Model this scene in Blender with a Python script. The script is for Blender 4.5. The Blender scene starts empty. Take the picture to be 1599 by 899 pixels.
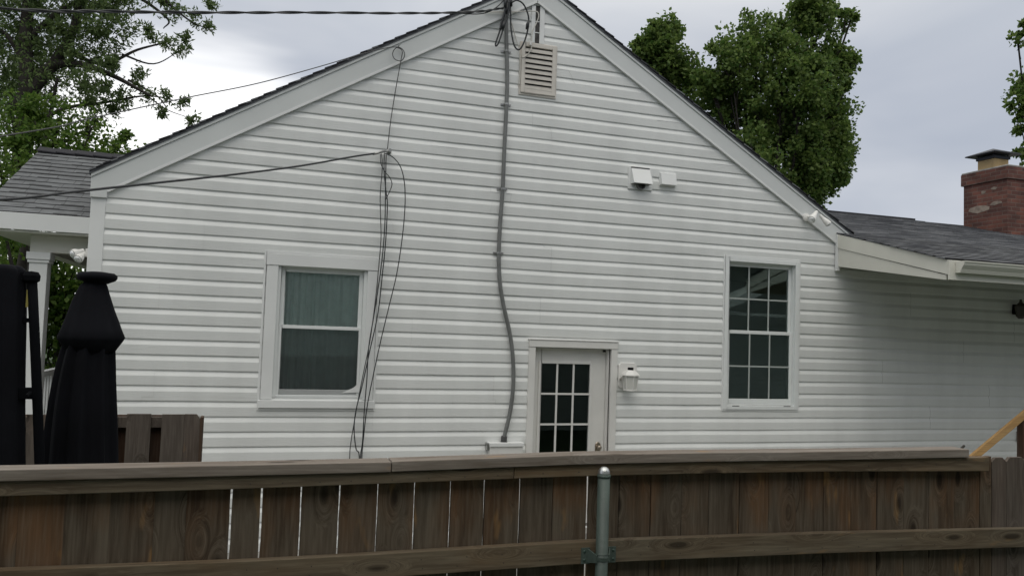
import bpy, bmesh, math, random
import numpy as np
from mathutils import Vector, Matrix
random.seed(7); RNG = np.random.default_rng(11)
S = bpy.context.scene
COL = S.collection
EYE = 2.3

# ------------------------------------------------------------------ camera
YAW, PITCH, ROLL, FPX = -0.3104, 0.0575, 0.0349, 1250.0
def cam_axes():
    cy, sy = math.cos(YAW), math.sin(YAW); cp, sp = math.cos(PITCH), math.sin(PITCH)
    f = Vector((-sy*cp, cy*cp, sp)); r = Vector((cy, sy, 0)); u = r.cross(f)
    cr, sr = math.cos(ROLL), math.sin(ROLL)
    return cr*r+sr*u, -sr*r+cr*u, f
AR, AU, AF = cam_axes()
cd = bpy.data.cameras.new('camera'); cam = bpy.data.objects.new('camera', cd); COL.objects.link(cam)
cd.sensor_width = 36; cd.lens = FPX/1599*36; cd.clip_start = .05; cd.clip_end = 2000
m = Matrix.Identity(4)
for i in range(3):
    m[i][0] = AR[i]; m[i][1] = AU[i]; m[i][2] = -AF[i]
m[2][3] = EYE
cam.matrix_world = m
S.camera = cam

# ------------------------------------------------------------------ world + sun (overcast)
SUN_EL, SUN_AZ = math.radians(58), math.radians(205)     # azimuth clockwise from +y
w = bpy.data.worlds.new('World'); S.world = w; w.use_nodes = True
nt = w.node_tree; nt.nodes.clear(); N = nt.nodes.new; L = nt.links.new
out = N('ShaderNodeOutputWorld'); bg = N('ShaderNodeBackground'); bg.inputs[1].default_value = 0.1
sky = N('ShaderNodeTexSky'); sky.sky_type = 'NISHITA'; sky.sun_disc = False
sky.sun_elevation = SUN_EL; sky.sun_rotation = SUN_AZ
tc = N('ShaderNodeTexCoord'); sep = N('ShaderNodeSeparateXYZ'); L(tc.outputs['Generated'], sep.inputs[0])
mp = N('ShaderNodeMapping'); mp.inputs['Scale'].default_value = (1, 1, 2.4); L(tc.outputs['Generated'], mp.inputs[0])
n1 = N('ShaderNodeTexNoise'); n1.inputs['Scale'].default_value = 2.8; n1.inputs['Detail'].default_value = 4; n1.inputs['Roughness'].default_value = .5
n1.inputs['Distortion'].default_value = .4
L(mp.outputs[0], n1.inputs[0])
cr = N('ShaderNodeValToRGB'); e = cr.color_ramp.elements
e[0].position = .32; e[0].color = (.40, .435, .505, 1); e[1].position = .74; e[1].color = (.57, .59, .635, 1)
L(n1.outputs[0], cr.inputs[0])
# overcast vault: brighter overhead
mr = N('ShaderNodeMapRange'); mr.inputs[1].default_value = .3; mr.inputs[2].default_value = 1.0; mr.inputs[3].default_value = 0.0; mr.inputs[4].default_value = 1.0
L(sep.outputs[2], mr.inputs[0])
# thin bright cloud low on the left
dp = N('ShaderNodeVectorMath'); dp.operation = 'DOT_PRODUCT'
gd = Vector((-.08, 1, .15)).normalized(); dp.inputs[1].default_value = gd; L(tc.outputs['Generated'], dp.inputs[0])
nadd = N('ShaderNodeMath'); nadd.operation = 'MULTIPLY_ADD'; nadd.inputs[1].default_value = .05; L(n1.outputs[0], nadd.inputs[0]); L(dp.outputs['Value'], nadd.inputs[2])
m2 = N('ShaderNodeMapRange'); m2.interpolation_type = 'SMOOTHERSTEP'
m2.inputs[1].default_value = .997; m2.inputs[2].default_value = 1.024; m2.inputs[3].default_value = 0; m2.inputs[4].default_value = 1
L(nadd.outputs[0], m2.inputs[0])
mx1 = N('ShaderNodeMix'); mx1.data_type = 'RGBA'; mx1.inputs[7].default_value = (1.12, 1.12, 1.12, 1)
L(m2.outputs[0], mx1.inputs[0]); L(cr.outputs[0], mx1.inputs[6])
warm = N('ShaderNodeMix'); warm.data_type = 'RGBA'; warm.inputs[6].default_value = (1, 1, 1, 1); warm.inputs[7].default_value = (2.6, 2.42, 2.0, 1); L(mr.outputs[0], warm.inputs[0])
vm = N('ShaderNodeVectorMath'); vm.operation = 'MULTIPLY'; L(mx1.outputs[2], vm.inputs[0]); L(warm.outputs[2], vm.inputs[1])
sc = N('ShaderNodeVectorMath'); sc.operation = 'SCALE'; sc.inputs[3].default_value = 10.0; L(vm.outputs[0], sc.inputs[0])
mx2 = N('ShaderNodeMix'); mx2.data_type = 'RGBA'; mx2.inputs[0].default_value = .96
L(sky.outputs[0], mx2.inputs[6]); L(sc.outputs[0], mx2.inputs[7]); L(mx2.outputs[2], bg.inputs[0]); L(bg.outputs[0], out.inputs[0])

sl = bpy.data.lights.new('sun', 'SUN'); sl.energy = 0.6; sl.angle = math.radians(40); sl.color = (1, .95, .88)
so = bpy.data.objects.new('sun', sl); COL.objects.link(so)
sdir = Vector((math.sin(SUN_AZ)*math.cos(SUN_EL), math.cos(SUN_AZ)*math.cos(SUN_EL), math.sin(SUN_EL)))
so.rotation_euler = sdir.to_track_quat('Z', 'Y').to_euler(); so.location = (0, -5, 20)
S.view_settings.view_transform = 'Standard'; S.view_settings.look = 'None'
S.view_settings.exposure = 0.21; S.view_settings.gamma = 1

# ------------------------------------------------------------------ measuring
def ray(px, py):
    return (AF + ((px-799.5)/FPX)*AR - ((py-449.5)/FPX)*AU)
def PW(px, py, y):
    "world point at distance y from the camera's wall-parallel plane, seen at photo pixel"
    d = ray(px, py); t = y/d.y
    return Vector((d.x*t, y, EYE+d.z*t))
FA = 0.0149
def PF(px, py, d):
    "same, in the front fence's own frame"
    v = ray(px, py); nx, ny = math.sin(FA), math.cos(FA)
    t = d/(v.x*nx+v.y*ny)
    return Vector(((v.x*ny-v.y*nx)*t, d, EYE+v.z*t))

# ------------------------------------------------------------------ materials
def mat(name, col, rough=.6, metal=0., noise=0., nscale=8., nstretch=(1, 1, 1), bump=0., bscale=60., bstretch=(1, 1, 1), col2=None, spec=.5, objrand=0.):
    M = bpy.data.materials.new(name); M.use_nodes = True; t = M.node_tree; b = t.nodes['Principled BSDF']
    b.inputs['Roughness'].default_value = rough; b.inputs['Metallic'].default_value = metal
    b.inputs['Specular IOR Level'].default_value = spec
    b.inputs['Base Color'].default_value = (*col, 1)
    tcn = t.nodes.new('ShaderNodeTexCoord')
    if noise > 0 or col2:
        mpn = t.nodes.new('ShaderNodeMapping'); mpn.inputs['Scale'].default_value = nstretch
        t.links.new(tcn.outputs['Object'], mpn.inputs[0])
        nn = t.nodes.new('ShaderNodeTexNoise'); nn.inputs['Scale'].default_value = nscale; nn.inputs['Detail'].default_value = 8
        t.links.new(mpn.outputs[0], nn.inputs[0])
        r = t.nodes.new('ShaderNodeValToRGB'); c2 = col2 or tuple(c*(1-noise) for c in col)
        r.color_ramp.elements[0].position = .35; r.color_ramp.elements[0].color = (*c2, 1)
        r.color_ramp.elements[1].position = .65; r.color_ramp.elements[1].color = (*col, 1)
        t.links.new(nn.outputs[0], r.inputs[0]); t.links.new(r.outputs[0], b.inputs['Base Color'])
    if bump > 0:
        mb = t.nodes.new('ShaderNodeMapping'); mb.inputs['Scale'].default_value = bstretch
        t.links.new(tcn.outputs['Object'], mb.inputs[0])
        nb = t.nodes.new('ShaderNodeTexNoise'); nb.inputs['Scale'].default_value = bscale; nb.inputs['Detail'].default_value = 5
        t.links.new(mb.outputs[0], nb.inputs[0])
        bp = t.nodes.new('ShaderNodeBump'); bp.inputs['Strength'].default_value = bump; bp.inputs['Distance'].default_value = .01
        t.links.new(nb.outputs[0], bp.inputs['Height']); t.links.new(bp.outputs[0], b.inputs['Normal'])
    return M

def wood_mat(name, axis, warm, grey, dark, bright=(.34, .19, .07), warm_amt=.5, stain=0.):
    """weathered board: grain along axis, knots, grey/brown patches; every board its own offset"""
    M = bpy.data.materials.new(name); M.use_nodes = True; t = M.node_tree; b = t.nodes['Principled BSDF']
    nd, lk = t.nodes.new, t.links.new
    b.inputs['Roughness'].default_value = .85; b.inputs['Specular IOR Level'].default_value = .2
    tcn = nd('ShaderNodeTexCoord'); oi = nd('ShaderNodeObjectInfo')
    off = nd('ShaderNodeMath'); off.operation = 'MULTIPLY'; off.inputs[1].default_value = 37.; lk(oi.outputs['Random'], off.inputs[0])
    add = nd('ShaderNodeVectorMath'); add.operation = 'ADD'; lk(tcn.outputs['Object'], add.inputs[0]); lk(off.outputs[0], add.inputs[1])
    def mapping(sc):
        q = nd('ShaderNodeMapping'); q.inputs['Scale'].default_value = sc; lk(add.outputs[0], q.inputs[0]); return q
    long, wide = (.9, 14) if axis == 'z' else (.9, 14)
    g = (wide, wide, long) if axis == 'z' else (long, wide, wide)
    # knots distort the grain
    vk = nd('ShaderNodeTexVoronoi'); vk.inputs['Scale'].default_value = 1.
    km = mapping((7, 7, 3.0) if axis == 'z' else (2.6, 9, 9)); lk(km.outputs[0], vk.inputs[0])
    kn = nd('ShaderNodeMapRange'); kn.interpolation_type = 'SMOOTHERSTEP'; kn.inputs[1].default_value = .05; kn.inputs[2].default_value = .42; kn.inputs[3].default_value = 1; kn.inputs[4].default_value = 0
    lk(vk.outputs['Distance'], kn.inputs[0])
    gm = mapping(g)
    dis = nd('ShaderNodeVectorMath'); dis.operation = 'SCALE'; dis.inputs[3].default_value = 1.6
    cmb = nd('ShaderNodeCombineXYZ')
    for i in range(3): lk(kn.outputs[0], cmb.inputs[i])
    lk(cmb.outputs[0], dis.inputs[0])
    ad2 = nd('ShaderNodeVectorMath'); ad2.operation = 'ADD'; lk(gm.outputs[0], ad2.inputs[0]); lk(dis.outputs[0], ad2.inputs[1])
    gn = nd('ShaderNodeTexNoise'); gn.inputs['Scale'].default_value = 1.; gn.inputs['Detail'].default_value = 9; gn.inputs['Roughness'].default_value = .68; lk(ad2.outputs[0], gn.inputs[0])
    fine = nd('ShaderNodeTexNoise'); fine.inputs['Scale'].default_value = 7.; fine.inputs['Detail'].default_value = 6; lk(ad2.outputs[0], fine.inputs[0])
    pm = mapping((4, 4, 1.7) if axis == 'z' else (1.3, 5, 5))
    pn = nd('ShaderNodeTexNoise'); pn.inputs['Scale'].default_value = 1.2; pn.inputs['Detail'].default_value = 5; lk(pm.outputs[0], pn.inputs[0])
    pr = nd('ShaderNodeMapRange'); pr.inputs[1].default_value = .38; pr.inputs[2].default_value = .64
    lk(pn.outputs[0], pr.inputs[0])
    rnd = nd('ShaderNodeMath'); rnd.operation = 'MULTIPLY_ADD'; rnd.inputs[1].default_value = .9; rnd.inputs[2].default_value = -.45 + (warm_amt-.5); lk(oi.outputs['Random'], rnd.inputs[0])
    sm = nd('ShaderNodeMath'); sm.operation = 'ADD'; sm.use_clamp = True; lk(pr.outputs[0], sm.inputs[0]); lk(rnd.outputs[0], sm.inputs[1])
    if stain:   # less weathered in an uneven band near the board's top
        sz_ = nd('ShaderNodeSeparateXYZ'); lk(tcn.outputs['Object'], sz_.inputs[0])
        wob = nd('ShaderNodeMath'); wob.operation = 'MULTIPLY_ADD'; wob.inputs[1].default_value = .5; lk(pn.outputs[0], wob.inputs[0]); lk(sz_.outputs[2], wob.inputs[2])
        sr = nd('ShaderNodeMapRange'); sr.inputs[1].default_value = 1.78; sr.inputs[2].default_value = 1.94; sr.inputs[3].default_value = -.35; sr.inputs[4].default_value = .3; lk(wob.outputs[0], sr.inputs[0])
        sm2 = nd('ShaderNodeMath'); sm2.operation = 'ADD'; sm2.use_clamp = True; lk(sm.outputs[0], sm2.inputs[0]); lk(sr.outputs[0], sm2.inputs[1]); sm = sm2
    c1 = nd('ShaderNodeMix'); c1.data_type = 'RGBA'; c1.inputs[6].default_value = (*grey, 1); c1.inputs[7].default_value = (*warm, 1); lk(sm.outputs[0], c1.inputs[0])
    gr = nd('ShaderNodeMapRange'); gr.inputs[1].default_value = .36; gr.inputs[2].default_value = .62; gr.inputs[3].default_value = .85; gr.inputs[4].default_value = 0
    lk(gn.outputs[0], gr.inputs[0])
    c2 = nd('ShaderNodeMix'); c2.data_type = 'RGBA'; c2.inputs[7].default_value = (*dark, 1); lk(c1.outputs[2], c2.inputs[6]); lk(gr.outputs[0], c2.inputs[0])
    fr = nd('ShaderNodeMapRange'); fr.inputs[1].default_value = .45; fr.inputs[2].default_value = .7; fr.inputs[3].default_value = 0; fr.inputs[4].default_value = .3
    lk(fine.outputs[0], fr.inputs[0])
    c3 = nd('ShaderNodeMix'); c3.data_type = 'RGBA'; c3.inputs[7].default_value = tuple(1.7*x for x in grey)+(1,); lk(c2.outputs[2], c3.inputs[6]); lk(fr.outputs[0], c3.inputs[0])
    # pale resin blotch beside some knots
    bl = nd('ShaderNodeTexNoise'); bl.inputs['Scale'].default_value = 1.; bl.inputs['Detail'].default_value = 3
    blm = mapping((11, 11, 3.6) if axis == 'z' else (3.0, 12, 12)); lk(blm.outputs[0], bl.inputs[0])
    blr = nd('ShaderNodeMapRange'); blr.inputs[1].default_value = .66; blr.inputs[2].default_value = .76; blr.inputs[3].default_value = 0; blr.inputs[4].default_value = .6; lk(bl.outputs[0], blr.inputs[0])
    c3b = nd('ShaderNodeMix'); c3b.data_type = 'RGBA'; c3b.inputs[7].default_value = (*bright, 1); lk(c3.outputs[2], c3b.inputs[6]); lk(blr.outputs[0], c3b.inputs[0]); c3 = c3b
    # knot core
    kc = nd('ShaderNodeMapRange'); kc.inputs[1].default_value = .10; kc.inputs[2].default_value = .17; kc.inputs[3].default_value = .8; kc.inputs[4].default_value = 0
    lk(vk.outputs['Distance'], kc.inputs[0])
    c4 = nd('ShaderNodeMix'); c4.data_type = 'RGBA'; c4.inputs[7].default_value = tuple(.35*x for x in dark)+(1,); lk(c3.outputs[2], c4.inputs[6]); lk(kc.outputs[0], c4.inputs[0])
    lk(c4.outputs[2], b.inputs['Base Color'])
    bp = nd('ShaderNodeBump'); bp.inputs['Strength'].default_value = .5; bp.inputs['Distance'].default_value = .004
    lk(gn.outputs[0], bp.inputs['Height']); lk(bp.outputs[0], b.inputs['Normal'])
    return M

def shingle_mat(name, ca, cb, cm):
    M = bpy.data.materials.new(name); M.use_nodes = True; t = M.node_tree; b = t.nodes['Principled BSDF']
    nd, lk = t.nodes.new, t.links.new
    b.inputs['Roughness'].default_value = .9; b.inputs['Specular IOR Level'].default_value = .4
    uv = nd('ShaderNodeUVMap'); br = nd('ShaderNodeTexBrick')
    br.inputs['Scale'].default_value = 1.; br.inputs['Brick Width'].default_value = .26; br.inputs['Row Height'].default_value = .14
    br.inputs['Mortar Size'].default_value = .004; br.inputs['Mortar Smooth'].default_value = .2; br.inputs['Bias'].default_value = 0.
    br.offset = .37; br.squash = 1.4; br.squash_frequency = 3
    br.inputs['Color1'].default_value = (*ca, 1); br.inputs['Color2'].default_value = (*cb, 1); br.inputs['Mortar'].default_value = (*cm, 1)
    lk(uv.outputs[0], br.inputs[0])
    n = nd('ShaderNodeTexNoise'); n.inputs['Scale'].default_value = 5.; n.inputs['Detail'].default_value = 10; n.inputs['Roughness'].default_value = .75
    mq = nd('ShaderNodeMapping'); mq.inputs['Scale'].default_value = (1, 3.5, 1); lk(uv.outputs[0], mq.inputs[0]); lk(mq.outputs[0], n.inputs[0])
    r = nd('ShaderNodeMapRange'); r.inputs[1].default_value = .3; r.inputs[2].default_value = .7; r.inputs[3].default_value = .45; r.inputs[4].default_value = 1.55; lk(n.outputs[0], r.inputs[0])
    v = nd('ShaderNodeVectorMath'); v.operation = 'SCALE'; lk(br.outputs[0], v.inputs[0]); lk(r.outputs[0], v.inputs[3])
    # laminated tabs: dark bands at the foot of some tabs
    sp_ = nd('ShaderNodeSeparateXYZ'); lk(uv.outputs[0], sp_.inputs[0])
    fr = nd('ShaderNodeMath'); fr.operation = 'WRAP'; fr.inputs[1].default_value = .14; fr.inputs[2].default_value = 0.; lk(sp_.outputs[1], fr.inputs[0])
    lt = nd('ShaderNodeMath'); lt.operation = 'LESS_THAN'; lt.inputs[1].default_value = .038; lk(fr.outputs[0], lt.inputs[0])
    b2 = nd('ShaderNodeTexBrick'); b2.inputs['Scale'].default_value = 1.; b2.inputs['Brick Width'].default_value = .21; b2.inputs['Row Height'].default_value = .14; b2.inputs['Mortar Size'].default_value = 0.
    b2.offset = .61; b2.inputs['Color1'].default_value = (0, 0, 0, 1); b2.inputs['Color2'].default_value = (1, 1, 1, 1); lk(uv.outputs[0], b2.inputs[0])
    g2 = nd('ShaderNodeMath'); g2.operation = 'GREATER_THAN'; g2.inputs[1].default_value = .45; lk(b2.outputs[0], g2.inputs[0])
    an_ = nd('ShaderNodeMath'); an_.operation = 'MULTIPLY'; lk(lt.outputs[0], an_.inputs[0]); lk(g2.outputs[0], an_.inputs[1])
    dm = nd('ShaderNodeMapRange'); dm.inputs[3].default_value = 1.; dm.inputs[4].default_value = .3; lk(an_.outputs[0], dm.inputs[0])
    v2_ = nd('ShaderNodeVectorMath'); v2_.operation = 'SCALE'; lk(v.outputs[0], v2_.inputs[0]); lk(dm.outputs[0], v2_.inputs[3]); v = v2_
    lk(v.outputs[0], b.inputs['Base Color'])
    g = nd('ShaderNodeTexNoise'); g.inputs['Scale'].default_value = 220.; lk(uv.outputs[0], g.inputs[0])
    bp = nd('ShaderNodeBump'); bp.inputs['Strength'].default_value = .6; bp.inputs['Distance'].default_value = .003; lk(g.outputs[0], bp.inputs['Height']); lk(bp.outputs[0], b.inputs['Normal'])
    return M

def brick_mat(name):
    M = bpy.data.materials.new(name); M.use_nodes = True; t = M.node_tree; b = t.nodes['Principled BSDF']
    nd, lk = t.nodes.new, t.links.new; b.inputs['Roughness'].default_value = .9
    uv = nd('ShaderNodeUVMap'); br = nd('ShaderNodeTexBrick')
    br.inputs['Scale'].default_value = 1.; br.inputs['Brick Width'].default_value = .215; br.inputs['Row Height'].default_value = .075
    br.inputs['Mortar Size'].default_value = .006; br.inputs['Mortar Smooth'].default_value = .3
    br.inputs['Color1'].default_value = (.175, .068, .048, 1); br.inputs['Color2'].default_value = (.095, .042, .034, 1); br.inputs['Mortar'].default_value = (.16, .12, .10, 1)
    lk(uv.outputs[0], br.inputs[0])
    n = nd('ShaderNodeTexNoise'); n.inputs['Scale'].default_value = 3.; n.inputs['Detail'].default_value = 8; lk(uv.outputs[0], n.inputs[0])
    r = nd('ShaderNodeMapRange'); r.inputs[1].default_value = .3; r.inputs[2].default_value = .7; r.inputs[3].default_value = .6; r.inputs[4].default_value = 1.3; lk(n.outputs[0], r.inputs[0])
    v = nd('ShaderNodeVectorMath'); v.operation = 'SCALE'; lk(br.outputs[0], v.inputs[0]); lk(r.outputs[0], v.inputs[3]); lk(v.outputs[0], b.inputs['Base Color'])
    bp = nd('ShaderNodeBump'); bp.inputs['Strength'].default_value = .8; bp.inputs['Distance'].default_value = .006; bp.invert = True
    lk(br.outputs['Fac'], bp.inputs['Height']); lk(bp.outputs[0], b.inputs['Normal'])
    return M

def glass_mat(name, tint=(.8, .9, .87), refl=1.0, op=0.):
    M = bpy.data.materials.new(name); M.use_nodes = True; t = M.node_tree; t.nodes.clear(); nd, lk = t.nodes.new, t.links.new
    o = nd('ShaderNodeOutputMaterial'); tr = nd('ShaderNodeBsdfTransparent'); tr.inputs[0].default_value = (*tint, 1)
    gl = nd('ShaderNodeBsdfGlossy'); gl.inputs['Roughness'].default_value = .015; gl.inputs[0].default_value = (.80, 1, .94, 1)
    fr = nd('ShaderNodeFresnel'); fr.inputs[0].default_value = 1.75
    k = nd('ShaderNodeMath'); k.operation = 'MULTIPLY'; k.inputs[1].default_value = refl; k.use_clamp = True; lk(fr.outputs[0], k.inputs[0])
    nz = nd('ShaderNodeTexNoise'); nz.inputs['Scale'].default_value = 2.2; nz.inputs['Detail'].default_value = 1.
    tcn = nd('ShaderNodeTexCoord'); lk(tcn.outputs['Object'], nz.inputs[0])
    bp = nd('ShaderNodeBump'); bp.inputs['Strength'].default_value = .12; bp.inputs['Distance'].default_value = .01; lk(nz.outputs[0], bp.inputs['Height']); lk(bp.outputs[0], gl.inputs['Normal'])
    mx = nd('ShaderNodeMixShader'); lk(k.outputs[0], mx.inputs[0]); lk(tr.outputs[0], mx.inputs[1]); lk(gl.outputs[0], mx.inputs[2]); lk(mx.outputs[0], o.inputs[0])
    return M

def screen_mat(name):
    M = bpy.data.materials.new(name); M.use_nodes = True; t = M.node_tree; t.nodes.clear(); nd, lk = t.nodes.new, t.links.new
    o = nd('ShaderNodeOutputMaterial'); tr = nd('ShaderNodeBsdfTransparent'); df = nd('ShaderNodeBsdfDiffuse'); df.inputs[0].default_value = (.045, .05, .055, 1)
    mx = nd('ShaderNodeMixShader'); mx.inputs[0].default_value = .32; lk(tr.outputs[0], mx.inputs[1]); lk(df.outputs[0], mx.inputs[2]); lk(mx.outputs[0], o.inputs[0])
    return M

def leaf_mat(name, a, b_, trans=.35):
    M = bpy.data.materials.new(name); M.use_nodes = True; t = M.node_tree; t.nodes.clear(); nd, lk = t.nodes.new, t.links.new
    o = nd('ShaderNodeOutputMaterial'); g = nd('ShaderNodeNewGeometry')
    cr_ = nd('ShaderNodeValToRGB'); cr_.color_ramp.elements[0].color = (*a, 1); cr_.color_ramp.elements[1].color = (*b_, 1); lk(g.outputs['Random Per Island'], cr_.inputs[0])
    pb = nd('ShaderNodeBsdfPrincipled'); pb.inputs['Roughness'].default_value = .55; pb.inputs['Specular IOR Level'].default_value = .3; lk(cr_.outputs[0], pb.inputs['Base Color'])
    tl = nd('ShaderNodeBsdfTranslucent'); lk(cr_.outputs[0], tl.inputs[0])
    mx = nd('ShaderNodeMixShader'); mx.inputs[0].default_value = trans; lk(pb.outputs[0], mx.inputs[1]); lk(tl.outputs[0], mx.inputs[2]); lk(mx.outputs[0], o.inputs[0])
    return M

VINYL = mat('white_vinyl', (.770, .782, .765), .5, noise=.075, nscale=1.6, nstretch=(2.2, 1, .45), bump=.22, bscale=9, bstretch=(1, 1, 22))
TRIM = mat('white_trim', (.76, .77, .76), .42, noise=.05, nscale=2.5, bump=.05, bscale=12)
RAKE = mat('rake_aluminium', (.66, .68, .67), .45, noise=.07, nscale=1.6, bump=.08, bscale=3)
CREAM = mat('cream_trim', (.70, .69, .62), .55, noise=.06, nscale=3)
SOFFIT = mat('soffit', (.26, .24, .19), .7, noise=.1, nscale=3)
ALMOND = mat('almond_plastic', (.66, .62, .56), .5, noise=.12, nscale=7)
DOORW = mat('door_paint', (.72, .71, .68), .45, noise=.07, nscale=4)
SASHM = mat('window_vinyl', (.76, .78, .77), .4, noise=.04, nscale=6)
GRID = mat('window_grid', (.40, .43, .41), .5)
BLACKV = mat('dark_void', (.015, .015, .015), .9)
CONDUIT = mat('grey_conduit', (.19, .195, .19), .55, .2, noise=.2, nscale=10)
CABLE = mat('black_cable', (.02, .022, .025), .5)
CABLEG = mat('faded_cable', (.07, .07, .072), .6)
WHITEC = mat('white_cable', (.6, .58, .53), .5)
STEEL = mat('galvanised', (.42, .42, .41), .35, .8, noise=.3, nscale=30)
ALU = mat('cast_aluminium', (.62, .63, .63), .32, .85, noise=.25, nscale=40, bump=.2, bscale=80)
GREENP = mat('green_paint', (.078, .108, .094), .5, 0., noise=.35, nscale=14, nstretch=(1, 1, .5), bump=.2, bscale=60)
BRASS = mat('door_knob_metal', (.35, .30, .24), .3, .8)
LAMPW = mat('lamp_white', (.74, .73, .70), .4)
FROST = mat('lamp_glass', (.62, .62, .58), .25)
BULB = mat('bulb_glass', (.75, .76, .76), .12, .3)
BLACKF = mat('umbrella_fabric', (.0075, .008, .011), .95, noise=.3, nscale=5, bump=.3, bscale=18, bstretch=(1, 1, .3), spec=.15)
BLACKM = mat('black_metal', (.004, .0045, .006), .9, spec=.08)
YELLOW = mat('yellow_tag', (.30, .26, .06), .6)
CURT = mat('curtain_cloth', (.86, .92, .90), .9, noise=.1, nscale=12)
FLUE = mat('clay_flue', (.50, .36, .18), .8, noise=.2, nscale=6)
CAPM = mat('chimney_cap_metal', (.03, .032, .04), .5, .4)
MORTAR = mat('mortar_wash', (.42, .40, .37), .9, noise=.3, nscale=10)
GRASS = mat('grass_ground', (.035, .065, .02), .95, noise=.5, nscale=3, bump=.6, bscale=30)
CONC = mat('concrete', (.28, .27, .25), .9, noise=.25, nscale=3)
BARK = mat('bark', (.045, .038, .032), .9, noise=.4, nscale=6, bump=.8, bscale=14)
W_PICK = wood_mat('picket_wood', 'z', (0.152, 0.086, 0.046), (0.124, 0.102, 0.076), (0.042, 0.028, 0.018), warm_amt=.44, stain=1.)
W_RAIL = wood_mat('rail_wood', 'x', (0.163, 0.115, 0.069), (0.163, 0.138, 0.100), (0.069, 0.050, 0.033), warm_amt=.4)
W_CAP = wood_mat('cap_wood', 'x', (0.195, 0.160, 0.135), (0.235, 0.208, 0.182), (0.115, 0.090, 0.069), warm_amt=.35)
W_GREY = wood_mat('grey_picket_wood', 'z', (.115, .085, .068), (.128, .108, .092), (.055, .043, .035), warm_amt=.3)
W_NEW = wood_mat('new_lumber', 'x', (.50, .30, .12), (.46, .30, .14), (.36, .2, .08), warm_amt=.6)
W_RED = wood_mat('red_post_wood', 'z', (.085, .045, .028), (.08, .055, .04), (.045, .028, .02), warm_amt=.6)
SH_P = shingle_mat('grey_shingle', (.135, .142, .148), (.105, .110, .116), (.06, .06, .063))
SH_D = shingle_mat('dark_shingle', (.165, .17, .18), (.045, .048, .058), (.025, .025, .03))
BRICK = brick_mat('brick')
GL_MAIN = glass_mat('window_glass', (.97, 1., .99), 2.0)
GL_DARK = glass_mat('dark_window_glass', (.92, .97, .95), 2.0)
GL_DOOR = glass_mat('door_glass', (.3, .32, .32), .6)
SCREEN = screen_mat('insect_screen')
LEAF_R = leaf_mat('maple_leaf', (.055, .115, .024), (.185, .255, .065), .5)
LEAF_L = leaf_mat('ash_leaf', (.075, .125, .040), (.170, .230, .085), .5)
LEAF_B = leaf_mat('shrub_leaf', (.055, .125, .018), (.165, .245, .048), .5)

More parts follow.
